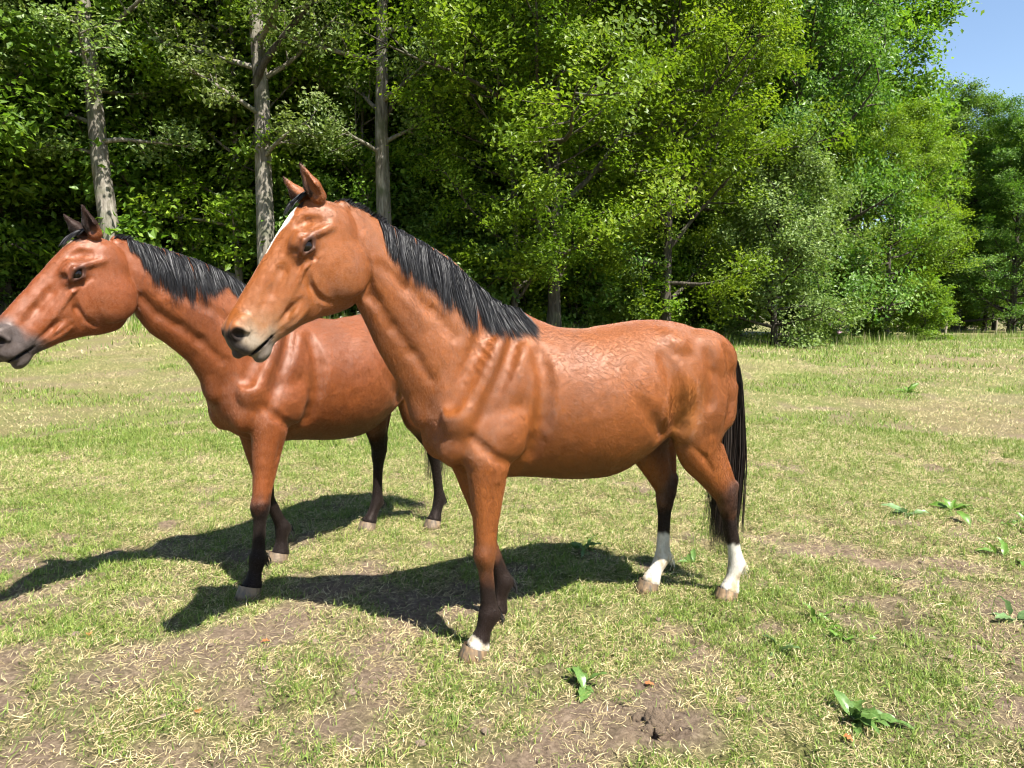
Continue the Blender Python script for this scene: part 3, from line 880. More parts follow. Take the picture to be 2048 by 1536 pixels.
def build_horse_field(prm):
    gx = np.concatenate([np.arange(-1.66, 0.52, 0.0100), np.arange(0.52, 1.30, 0.0050)])
    gz = np.concatenate([np.arange(-0.03, 1.25, 0.0085), np.arange(1.25, 2.16, 0.0058)])
    gy = np.concatenate([np.arange(-0.37, -0.125, 0.0080), np.arange(-0.125, 0.125, 0.0055), np.arange(0.125, 0.37, 0.0080)])
    F = Field(gx, gy, gz)
    # --- barrel
    T = [  # x, top, bottom, half width, top narrowing, bottom narrowing
        (0.285, 1.16, 1.02, .045, .1, .1), (0.24, 1.27, .915, .115, .2, .2), (0.16, 1.36, .835, .172, .35, .25), (0.05, 1.45, .785, .192, .5, .25),
        (-0.08, 1.515, .765, .205, .62, .2), (-0.18, 1.53, .757, .222, .62, .2), (-0.29, 1.487, .745, .25, .45, .15), (-0.40, 1.452, .728, .275, .25, .1),
        (-0.53, 1.446, .715, .296, .12, .08), (-0.66, 1.460, .718, .305, .1, .08), (-0.79, 1.478, .762, .297, .12, .1), (-0.91, 1.488, .828, .28, .18, .15),
        (-1.03, 1.482, .905, .265, .2, .2), (-1.15, 1.458, .95, .25, .25, .2), (-1.25, 1.420, 1.0, .222, .3, .2), (-1.33, 1.362, 1.05, .175, .3, .2),
        (-1.39, 1.29, 1.10, .11, .2, .2), (-1.42, 1.22, 1.15, .04, .1, .1)]
    F.loft([[x, t, x, b, w, 0, tn, bn] for x, t, b, w, tn, bn in T], k=0.05, n=2.15, N=110)
    # --- neck
    F.loft([[tx, tz, bx, bz, w, 0, .55, .15] for tx, tz, bx, bz, w in prm['neck']], k=0.07, n=2.0, N=90)
    # --- shoulder, breast and croup muscles
    F.ell((0.05, .130, 1.22), (.24, .062, .085), ang=math.radians(-60), yaw=0.10, k=0.04)   # shoulder blade
    F.ell((-0.07, .150, 1.20), (.20, .060, .075), ang=math.radians(-66), yaw=0.10, k=0.04)
    F.ell((0.165, .145, 1.075), (.080, .060, .085), k=0.045)              # point of the shoulder
    F.ell((0.165, .088, .985), (.085, .085, .130), ang=.15, k=0.06)        # breast
    F.ell((-0.050, .172, 1.00), (.125, .062, .135), ang=math.radians(35), k=0.035)  # triceps
    F.ell((-0.95, .13, 1.36), (.13, .10, .09), k=0.05)                     # point of the hip
    F.ell((-0.945, .212, 1.355), (.050, .026, .035), ang=0.4, k=0.035)
    F.ell((-1.17, .13, 1.30), (.20, .122, .14), ang=0.25, k=0.05)
    F.ell((-1.30, .09, 1.14), (.105, .085, .20), ang=-0.1, k=0.07)         # hamstrings
    F.ell((-1.11, .138, 1.06), (.16, .105, .19), ang=0.15, k=0.045)
    F.ell((-1.02, .175, .965), (.075, .062, .085), k=0.04)                   # stifle
    F.cap((-1.30, 0, 1.385), .035, (-1.40, 0, 1.32), .022, k=.04, mirror=False)   # dock of the tail
    # --- legs
    for side in (1, -1):
        E, K, Fe, C = prm['fore'][side]
        lp = lambda a, b, t: ((a[0] + (b[0] - a[0]) * t), (a[1] + (b[1] - a[1]) * t))
        y0, y1 = side * .150, side * prm['fy'][side]
        rows = []
        for p, a, w, f in ((lp(E, K, -.22), .110, .070, 0), (E, .112, .080, 0), (lp(E, K, .22), .088, .072, .15), (lp(E, K, .45), .072, .060, .35), (lp(E, K, .7), .055, .049, .5),
                           (lp(E, K, .88), .048, .044, .6), (K, .049, .047, .65), (lp(K, Fe, .13), .042, .042, .7), (lp(K, Fe, .25), .034, .031, .75),
                           (lp(K, Fe, .55), .034, .028, .85), (lp(K, Fe, .82), .036, .030, .95), (Fe, .048, .040, 1), (lp(Fe, C, .5), .036, .033, 1),
                           (lp(Fe, C, .85), .044, .041, 1), (C, .052, .048, 1)):
            rows.append((p[0], p[1], a, w, y0 + (y1 - y0) * f))
        F.loft(limb(rows), k=0.05, n=2.1, N=90, margin=.07)
        for sy in (1, -1):    # groove between cannon bone and tendon
            a = lp(K, Fe, .30); b = lp(K, Fe, .80)
            F.cap((a[0] - .008, y1 + sy * .032, a[1]), .008, (b[0] - .008, y1 + sy * .034, b[1]), .008, k=.012, op='s', mirror=False)
        a = lp(E, K, .30); b = lp(E, K, .78)
        F.cap((a[0] - .030, y0 + (y1 - y0) * .3 + side * .072, a[1]), .012, (b[0] - .010, y0 + (y1 - y0) * .6 + side * .052, b[1]), .008, k=.025, op='s', mirror=False)
        F.ell((Fe[0] - .034, y1, Fe[1] - .012), (.022, .026, .024), k=.02, mirror=False)
        F.ell((K[0] + .006, y1 * .97, K[1] + .008), (.036, .042, .056), k=.025, mirror=False)
        F.ell((K[0] - .036, y1 * .95, K[1] + .012), (.020, .022, .036), k=.02, mirror=False)
        S, H, Fe, C = prm['hind'][side]
        y0, y1 = side * .150, side * prm['hy'][side]
        rows = []
        for p, a, w, f in (((-1.19, 1.14), .180, .095, 0), ((-1.185 + (S[0] + 1.10) * .3, 1.02), .180, .105, 0), ((S[0] - .065, S[1]), .160, .088, .1), (lp(S, H, .33), .122, .072, .3),
                           (lp(S, H, .62), .088, .056, .55), (lp(S, H, .85), .068, .046, .75), (H, .060, .046, .9), (lp(H, Fe, .16), .052, .043, .95), (lp(H, Fe, .32), .040, .033, 1),
                           (lp(H, Fe, .6), .036, .028, 1), (lp(H, Fe, .84), .038, .030, 1), (Fe, .047, .038, 1), (lp(Fe, C, .5), .037, .034, 1), (lp(Fe, C, .85), .044, .041, 1), (C, .051, .047, 1)):
            rows.append((p[0], p[1], a, w, y0 + (y1 - y0) * f))
        F.loft(limb(rows), k=0.035, n=2.1, N=100, margin=.07)
        for sy in (1, -1):
            a = lp(H, Fe, .32); b = lp(H, Fe, .82)
            F.cap((a[0] - .008, y1 + sy * .036, a[1]), .009, (b[0] - .008, y1 + sy * .036, b[1]), .008, k=.012, op='s', mirror=False)
            F.cap((H[0] - .030, y1 + sy * .050, H[1] + .10), .013, (H[0] - .026, y1 + sy * .050, H[1] + .015), .008, k=.02, op='s', mirror=False)
        F.ell((Fe[0] - .036, y1, Fe[1] - .012), (.022, .026, .026), k=.02, mirror=False)
        ca = math.atan2(S[1] - H[1], S[0] - H[0])
        F.cap((H[0] - .055, y1, H[1] + .055), .024, (H[0] - .045, y1, H[1] - .03), .022, k=.02, mirror=False)   # point of the hock
        F.cap((H[0] - .052, y1, H[1] + .05), .018, (S[0] - .20, y1 * 1.05, S[1] - .10), .03, k=.03, mirror=False)  # tendon above it
    # --- creases
    crease(F, [(.02, 1.47, .4), (.08, 1.37), (.15, 1.26), (.215, 1.15, .8)], .050, .006, .040)      # neck into shoulder
    crease(F, [(-.11, 1.42, .3), (-.02, 1.26), (.07, 1.12, .8), (.10, 1.03, .3)], .038, .004, .035)      # ridge of the shoulder blade
    crease(F, [(-.21, 1.36, .3), (-.205, 1.20), (-.19, 1.04, 1.1), (-.178, .95, .9), (-.172, .88, .5)], .050, .013, .035)    # behind shoulder and elbow
    crease(F, [(.125, .985, .4), (.08, .935, 1.0), (.01, .89, 1.0), (-.055, .86, .5)], .028, .011, .026)   # triceps over forearm
    crease(F, [(.05, .83, .6), (.055, .72), (.05, .60, .8)], .016, .006, .015)
    crease(F, [(-.84, 1.32, .5), (-.885, 1.20, 1.1), (-.92, 1.07, 1.0), (-.945, .96, .7)], .060, .015, .045)   # flank hollow and fold
    crease(F, [(-.66, 1.12, .4), (-.76, 1.01, 1.0), (-.86, .92, .6)], .050, .008, .040)
    crease(F, [(-1.24, 1.36, .3), (-1.275, 1.22, .9), (-1.28, 1.08, 1.0), (-1.25, .95, .6)], .034, .008, .032)    # hamstring groove
    crease(F, [(-1.10, 1.34, .4), (-1.13, 1.22), (-1.12, 1.08, .7)], .040, .008, .035)
    crease(F, [(-1.05, .86, .6), (-1.12, .80), (-1.19, .72, .8)], .018, .007, .018)
    F.cap((-1.46, .0, .96), .04, (-1.46, 0, 1.18), .012, k=.05, op='s', mirror=False)   # between the buttocks
    nk = prm['neck']
    # jugular groove and the muscle line over it
    jg = [(q[2] + (q[0] - q[2]) * .20, q[3] + (q[1] - q[3]) * .20, .9 if i < 3 else (.55 if i == 3 else .15)) for i, q in enumerate(nk[1:-2])]
    crease(F, jg, .028, .012, .030)
    jg = [(q[2] + (q[0] - q[2]) * .55, q[3] + (q[1] - q[3]) * .55) for q in nk[2:-2]]
    crease(F, jg, .035, .006, .030)
    # --- head
    O = np.array(prm['head_o']); al = math.radians(prm['head_tilt']); hs = prm.get('head_s', 1.0)
    Tv = np.array([math.cos(al), -math.sin(al)]) * hs; Uv = np.array([math.sin(al), math.cos(al)]) * hs
    def hp(t, u, y=0.0):
        q = O + Tv * t + Uv * u
        return (q[0], y * hs, q[1])
    # the neck gives way behind the jaw
    for a, b, r0, r1 in (((.055, -.135), (.13, -.235), .016, .026), ((.13, -.235), (.225, -.325), .026, .034), ((.225, -.325), (.30, -.345), .034, .026)):
        F.cap(hp(*a, .078), r0, hp(*b, .072), r1, k=.022, op='s')
    H = Field(gx, gy, gz)
    HS = [(-.022, -.030, -.10, .035, .2, .2), (-.002, .016, -.150, .058, .25, .2), (.035, .064, -.20, .081, .3, .3), (.09, .088, -.255, .088, .3, .4), (.16, .093, -.290, .090, .3, .5), (.22, .094, -.312, .088, .34, .52),
          (.28, .093, -.308, .082, .36, .5), (.34, .092, -.268, .075, .36, .45), (.40, .091, -.213, .067, .36, .38), (.46, .0905, -.168, .060, .34, .3),
          (.52, .090, -.138, .056, .3, .25), (.575, .090, -.110, .056, .25, .25), (.62, .084, -.102, .056, .2, .25), (.652, .066, -.085, .052, .2, .25), (.675, .036, -.050, .042, .2, .2), (.684, .010, -.030, .022, .1, .1)]
    rows = []
    for t, u1, u0, w, tn, bn in HS:
        p = hp(t, u1); q = hp(t, u0)
        rows.append([p[0], p[2], q[0], q[2], w * hs, 0, tn, bn])
    H.loft(rows, k=.02, n=2.35, N=110, margin=.06)
    h_ang = math.atan2(Tv[1], Tv[0])
    def hell(t, u, y, r, k=.02, op='u', rot=0.0, yaw=0.0, mirror=True):
        c = hp(t, u, y)
        H.ell(c, [q * hs for q in r], ang=h_ang + rot, yaw=yaw, k=k, op=op, mirror=mirror, margin=.04)
    def hcap(a, ra, b, rb, k=.012, op='u', mirror=True):
        H.cap(hp(*a), ra * hs, hp(*b), rb * hs, k=k, op=op, mirror=mirror, margin=.03)
    hell(.190, -.165, .052, (.122, .046, .132), k=.018, rot=.1)         # cheek
    hell(.215, .010, .064, (.066, .034, .046), k=.035)                  # orbit
    hcap((.165, .045, .066), .014, (.235, .036, .070), .013, k=.03)     # brow
    hcap((.165, .004, .088), .012, (.095, -.040, .080), .014, k=.03)     # zygomatic arch
    hcap((.255, -.032, .083), .011, (.43, -.052, .058), .008, k=.014)   # facial crest
    hell(.145, .052, .072, (.030, .018, .022), k=.035, op='s')           # hollow above the eye
    hell(.605, .044, .044, (.050, .022, .036), k=.02)                  # nostril flare
    hell(.648, -.005, .0, (.036, .046, .046), k=.02, mirror=False)       # upper lip
    hell(.632, -.084, .0, (.048, .037, .030), k=.014, mirror=False)      # chin
    hell(.600, -.040, .042, (.05, .016, .024), k=.02)
    hell(.455, -.105, .046, (.070, .022, .030), k=.02, rot=.25)          # corner of the mouth
    hell(.49, -.082, .064, (.060, .016, .012), k=.02, op='s', rot=-.25)    # hollow of the bars
    hell(.47, .015, .072, (.10, .016, .026), k=.04, op='s')               # along the nasal bone
    hcap((.325, -.060, .088), .013, (.385, -.170, .064), .014, k=.018, op='s')  # in front of the cheek
    hell(.620, -.058, .0, (.068, .090, .0045), k=.006, op='s', rot=.28, mirror=False)    # mouth slit
    hell(.634, .040, .062, (.017, .018, .027), k=.010, op='s', rot=-.5, yaw=.35)     # nostril
    hcap((.612, .066, .058), .010, (.604, .020, .060), .009, k=.012)      # wing of the nostril
    def hcrease(pts, r, depth, k):
        crease(H, [(hp(t, u)[0], hp(t, u)[2], f) for t, u, f in pts], r * hs, depth * hs, k)
    hcrease([(.300, -.050, .8), (.335, -.095, 1.2), (.350, -.150, 1.2), (.340, -.205, .8)], .014, .009, .012)     # front edge of the cheek
    hcrease([(.27, .035, .6), (.34, .028, 1), (.43, .022, 1), (.50, .020, .5)], .022, .008, .018)               # side of the nasal bone
    hcrease([(.40, -.085, .6), (.46, -.075, 1), (.53, -.068, .8)], .012, .006, .010)
    hcrease([(.40, -.125, .6), (.46, -.112, 1), (.53, -.095, .8)], .012, .006, .010)
    hcrease([(.10, .02, .6), (.125, .045, 1), (.155, .060, .8)], .018, .008, .014)                              # hollow over the eye
    hcrease([(.19, -.050, .5), (.235, -.045, 1), (.275, -.028, .8)], .012, .006, .010)                          # under the eye
    # eye socket and lids
    hell(.218, .004, .103, (.036, .022, .018), k=.008, op='s', rot=.18)
    hcap((.178, .010, .095), .0085, (.212, .028, .104), .0115, k=.012)
    hcap((.212, .028, .104), .0115, (.254, .012, .096), .0085, k=.012)
    hcap((.178, .006, .093), .0060, (.212, -.022, .098), .0070, k=.012)
    hcap((.212, -.022, .098), .0070, (.262, .002, .090), .0065, k=.012)
    # ears
    for sg in (1, -1):
        e = prm['ear'][sg]
        b0, b1, b2 = e
        c = lambda q: hp(q[0], q[1], q[2] * sg)
        H.cap(c(b0), .030 * hs, c(b1), .031 * hs, k=.02, mirror=False)
        H.cap(c(b1), .031 * hs, c(b2), .005 * hs, k=.016, mirror=False)
        f = e[1]
        fo = prm['ear_open'][sg]
        s0 = (f[0] + fo[0] * .9, f[1] - .02 + fo[1], f[2] + fo[2]); s1 = (b2[0] + fo[0] * .55, b2[1] + fo[1] - .01, b2[2] + fo[2] * .55)
        H.cap(c(s0), .024 * hs, c(s1), .005 * hs, k=.008, op='s', mirror=False)
    k = .014
    A, d = F.D, H.D
    h = np.maximum(k - np.abs(A - d), 0) / k
    F.D = np.minimum(A, d) - h * h * h * k / 6.0
    del H
    F.D[:, :, 0] = F.D[:, :, -1] = .6; F.D[:, 0] = F.D[:, -1] = .6; F.D[0] = F.D[-1] = .6
    F.hp = hp
    F.O, F.Tv, F.Uv, F.hs = O, Tv / hs, Uv / hs, hs
    return F

def relax(verts, quads, it=2, lam=.5):
    n = len(verts)
    a = quads.ravel(); b = np.roll(quads, -1, 1).ravel()
    deg = np.bincount(a, minlength=n) + np.bincount(b, minlength=n)
    for _ in range(it):
        s = np.zeros_like(verts)
        for ax in range(3):
            s[:, ax] = np.bincount(a, verts[b, ax], n) + np.bincount(b, verts[a, ax], n)
        verts = verts + lam * (s / deg[:, None] - verts)
    return verts
def dist_seg(P, a, b):
    a = np.array(a, float); b = np.array(b, float); ab = b - a
    t = np.clip(((P - a) @ ab) / (ab @ ab), 0, 1)
    return np.linalg.norm(P - a - t[:, None] * ab, axis=1), t

def coat_colours(P, F, prm):
    """pigment of the coat at each point of the unbent body: colour and gloss mask"""
    x, y, z = P.T
    base = np.array(prm['coat']); n = len(P)
    dark = np.array([.0065, .0050, .0045]); brown = np.array(prm['coat_dark'])
    col = np.tile(base, (n, 1))
    def blend(c, m): col[:] = col * (1 - m[:, None]) + np.asarray(c) * m[:, None]
    nz1 = fbm3(x * 5, y * 5, z * 5, 3, 5); nz2 = fbm3(x * 22, y * 22, z * 22, 3, 9)
    blend(base * [1.15, 1.20, 1.25], np.clip((nz1 - .45) * 1.6, 0, .4))
    blend(brown, np.clip((.47 - nz1) * 1.4, 0, .3))
    hd = P[:, [0, 2]] - F.O
    t = (hd @ F.Tv) / F.hs; u = (hd @ F.Uv) / F.hs; yy = np.abs(y) / F.hs
    head = (t > -.06) & (u > -.33) & (x > F.O[0] - .16) & (z > 1.2)
    # lighter, sandier hair in the flank, behind the elbow and on the lower cheek
    fl = np.exp(-(((x + .98) / .09) ** 2 + ((z - 1.0) / .16) ** 2)) * (np.abs(y) > .08)
    blend([.25, .105, .028], np.clip(fl * .5, 0, .6))
    # redder topline
    blend(base * [.95, .74, .62], smoothstep(1.40, 1.52, z) * (x < .05) * .55)
    # legs: dark points
    legs = z < .80
    for s in (1, -1):
        kz = prm['fore'][s][1][1]; hz = prm['hind'][s][1][1]
        side = (y * s > 0)
        fm = side & (x > -.5); hm = side & (x <= -.5)
        lo, hi = prm['point_f']
        m = np.zeros(n)
        m[fm] = smoothstep(kz + hi, kz + lo, z[fm] + (nz2[fm] - .5) * .10)
        lo, hi = prm['point_h']
        m[hm] = smoothstep(hz + hi, hz + lo, z[hm] + (nz2[hm] - .5) * .12)
        blend(brown * .55, m * .55)
        m2 = np.zeros(n)
        m2[fm] = smoothstep(kz + prm['blk_f'][1], kz + prm['blk_f'][0], z[fm] + (nz2[fm] - .5) * .14)
        m2[hm] = smoothstep(hz + prm['blk_h'][1], hz + prm['blk_h'][0], z[hm] + (nz2[hm] - .5) * .14)
        blend(dark * prm.get('blk_tone', 1.5), np.clip(m2, 0, prm.get('blk_max', .93)))
        # hock and the back of the gaskin
        hk = prm['hind'][s][1]
        d = np.sqrt((x - hk[0] + .035) ** 2 + (z - hk[1]) ** 2)
        blend(dark * 2, (smoothstep(.12, .05, d) * hm) * .75)
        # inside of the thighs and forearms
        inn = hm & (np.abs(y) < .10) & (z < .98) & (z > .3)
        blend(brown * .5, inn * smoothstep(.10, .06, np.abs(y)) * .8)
        # socks
        sk = prm['sock']
        for key, mm in (('f', fm), ('h', hm)):
            if (key, s) in sk:
                top, rag = sk[(key, s)]
                w = smoothstep(top + .012, top - .012, z + (nz2 - .5) * rag) * mm
                if key == 'f':   # coronet band, higher up the front of the pastern
                    C = prm['fore'][s][3]
                    w = smoothstep(.010, -.010, z - (top + np.clip((x - C[0] - .01) * 1.1, -.02, .06)) + (nz2 - .5) * rag) * mm
                dirt = np.clip((fbm3(x * 24, y * 24, z * 24, 3, 77) - .46) * 4.0, 0, .75) * (.4 + .6 * smoothstep(.26, .12, z))
                blend([.50, .47, .41], w)
                blend([.26, .19, .085], w * dirt)
    # head pigment
    if prm['face'] == 'blaze':
        mz = smoothstep(.40, .60, t + (nz2 - .5) * .12) * head
        blend([.20, .115, .055], mz * .65 * smoothstep(.09, .0, u))
        blend([.225, .190, .145], head * smoothstep(.53, .62, t + (nz2 - .5) * .10) * smoothstep(.09, .02, u) * .85)
        blend([.030, .026, .026], head * smoothstep(.638, .668, t + (u - .01) * .10 + (nz2 - .5) * .02) * .95)
        blend([.09, .078, .07], head * smoothstep(-.055, -.075, u) * smoothstep(.575, .60, t) * .8)
        # blaze
        bw = .016 * smoothstep(.07, .12, t) * (1 - smoothstep(.15, .24, t)) + .006 * (t > .12) * (1 - smoothstep(.28, .36, t))
        m = head * (u > .035) * smoothstep(bw + .004, bw - .004, np.abs(y + .002) / F.hs + (nz2 - .5) * .010) * (bw > .004)
        blend([.66, .63, .58], m)
    else:
        blend(base * [1.05, .92, .9], head * .3)
        blend([.055, .048, .046], head * smoothstep(.50, .565, t + (nz2 - .5) * .05 - (u > .02) * .005) * .96)
        m = head * (u > .04) * np.exp(-(((t - .085) / .022) ** 2 + (y / .010) ** 2))
        blend([.75, .68, .62], np.clip(m * 1.2, 0, .85))
    # nostril inside, mouth, eye rims
    nd = np.sqrt((t - .635) ** 2 + (u - .044) ** 2)
    blend([.012, .010, .010], head * smoothstep(.034, .022, nd) * .95)
    md = np.abs(u + .058 - (t - .62) * .29)
    blend([.020, .017, .016], head * (t > .565) * (t < .70) * smoothstep(.013, .005, md) * .9)
    ed = np.sqrt(((t - .214) / 1.6) ** 2 + ((u - .002) / 1.0) ** 2)
    blend([.020, .015, .013], head * (yy > .06) * smoothstep(.034, .020, ed) * .95)
    blend(brown * .7, head * (yy > .05) * smoothstep(.060, .030, ed) * .5)
    # tips and rims of the ears
    em = head * smoothstep(prm['ear_dark'][0], prm['ear_dark'][1], u + (nz2 - .5) * .03) * (t < .08)
    blend(dark * 1.3, em * .95)
    for sg in (1, -1):
        e = np.array(prm['ear'][sg]); ax = np.interp(u, e[:, 1], e[:, 0])
        blend(dark * 1.6, head * (y * sg > 0) * (u > .075) * (t < .09) * smoothstep(.006, .018, t - ax) * .9)
    # sheath / girth and underside slightly duller
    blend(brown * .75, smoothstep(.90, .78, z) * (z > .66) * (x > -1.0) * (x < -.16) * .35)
    # gloss: less on muzzle, socks
    gl = np.ones(n)
    gl[head & (t > .55)] = .45
    gl *= 1 - .75 * smoothstep(.06, .02, col[:, 0])          # black hair shines less
    return col, gl

def coat_material(name):
    m = NT(name)
    a = m.attr("coat"); g = m.attr("gloss")
    tc = m.n("ShaderNodeTexCoord")
    mp = m.n("ShaderNodeMapping")
    mp.inputs["Scale"].default_value = (0.45, 1.0, 0.30)
    mp.inputs["Rotation"].default_value = (0, 0.5, 0)
    m.l(tc.outputs["Object"], mp.inputs[0])
    fur = m.noise(125, 4, .75, mp.outputs[0])
    fur2 = m.noise(60, 3, .6, mp.outputs[0])
    bl = m.noise(11, 3, .6, tc.outputs["Object"])
    c1 = m.mix(m.ramp(fur, [(.30, (0.0, 0.0, 0.0)), (.70, (1, 1, 1))]).outputs[0], (0.80, 0.77, 0.74), (1.16, 1.19, 1.22))
    c = m.mix(1.0, a.outputs["Color"], c1, 'MULTIPLY')
    c = m.mix(m.ramp(bl, [(.35, (0, 0, 0)), (.7, (1, 1, 1))]).outputs[0], c, m.mix(1.0, c, (1.16, 1.10, 1.02), 'MULTIPLY'))
    m.l(c, m.b.inputs["Base Color"])
    r = m.n("ShaderNodeMapRange")
    m.l(fur2, r.inputs[0]); r.inputs[3].default_value = .45; r.inputs[4].default_value = .60
    m.l(r.outputs[0], m.b.inputs["Roughness"])
    fs = m.n("ShaderNodeMapRange"); m.l(fur, fs.inputs[0]); fs.inputs[1].default_value = .3; fs.inputs[2].default_value = .7; fs.inputs[3].default_value = .26; fs.inputs[4].default_value = .78
    sp = m.math('MULTIPLY', g.outputs["Fac"], fs.outputs[0])
    m.l(sp, m.b.inputs["Specular IOR Level"])
    m.b.inputs["Specular Tint"].default_value = (1, .84, .78, 1)
    m.b.inputs["Sheen Weight"].default_value = .05
    m.b.inputs["Sheen Roughness"].default_value = .4
    m.b.inputs["Sheen Tint"].default_value = (1, .8, .7, 1)
    b1 = m.n("ShaderNodeBump"); b1.inputs["Strength"].default_value = .5; b1.inputs["Distance"].default_value = .002
    m.l(fur, b1.inputs["Height"])
    b2 = m.n("ShaderNodeBump"); b2.inputs["Strength"].default_value = .25; b2.inputs["Distance"].default_value = .004
    m.l(fur2, b2.inputs["Height"]); m.l(b1.outputs[0], b2.inputs["Normal"])
    m.l(b2.outputs[0], m.b.inputs["Normal"])
    return m.m

def hair_material(name, c0, c1, rough=.50):
    m = NT(name)
    a = m.attr("tone")
    c = m.mix(a.outputs["Fac"], c0, c1)
    m.l(c, m.b.inputs["Base Color"])
    m.b.inputs["Roughness"].default_value = rough
    m.b.inputs["Specular IOR Level"].default_value = .32
    return m.m

def hoof_material(name, c0, c1, c2):
    m = NT(name)
    tc = m.n("ShaderNodeTexCoord")
    mp = m.n("ShaderNodeMapping"); mp.inputs["Scale"].default_value = (1, 1, .06)
    m.l(tc.outputs["Object"], mp.inputs[0])
    n1 = m.noise(38, 3, .6, mp.outputs[0])
    mp2 = m.n("ShaderNodeMapping"); mp2.inputs["Scale"].default_value = (.15, .15, 1)
    m.l(tc.outputs["Object"], mp2.inputs[0])
    n2 = m.noise(70, 3, .6, mp2.outputs[0])
    c = m.ramp(n1, [(.36, c0), (.50, c1), (.66, c2)]).outputs[0]
    c = m.mix(m.math('MULTIPLY', n2, .5), c, (.20, .15, .10))
    m.l(c, m.b.inputs["Base Color"])
    m.b.inputs["Roughness"].default_value = .55
    b = m.n("ShaderNodeBump"); b.inputs["Strength"].default_value = .35; b.inputs["Distance"].default_value = .004
    m.l(n2, b.inputs["Height"]); m.l(b.outputs[0], m.b.inputs["Normal"])
    return m.m

def ribbons(paths, width, taper=True, tones=None):
    """paths (n, s, 3): flat hair locks; returns verts, quads, tone"""
    paths = np.asarray(paths)
    n, s, _ = paths.shape
    tan = np.gradient(paths, axis=1)
    tan /= np.linalg.norm(tan, axis=2, keepdims=True) + 1e-9
    rnd = RNG.normal(size=(n, 1, 3))
    side = np.cross(tan, rnd); side /= np.linalg.norm(side, axis=2, keepdims=True) + 1e-9
    # keep the ribbon side steady along each lock
    w = np.asarray(width).reshape(-1, 1, 1) * np.ones((n, 1, 1))
    tt = np.linspace(0, 1, s)[None, :, None]
    prof = np.where(tt < .15, .6 + tt / .15 * .4, 1.0) * (1 - np.clip((tt - .45) / .55, 0, 1) ** 1.6 * .92) if taper else 1
    A = paths - side * w * prof / 2; B = paths + side * w * prof / 2
    V = np.stack([A, B], 2).reshape(-1, 3)
    base = (np.arange(n) * s * 2)[:, None] + (np.arange(s - 1) * 2)[None, :]
    Q = np.stack([base, base + 1, base + 3, base + 2], -1).reshape(-1, 4)
    tone = np.repeat(RNG.random(n) if tones is None else tones, s * 2)
    return V, Q, tone

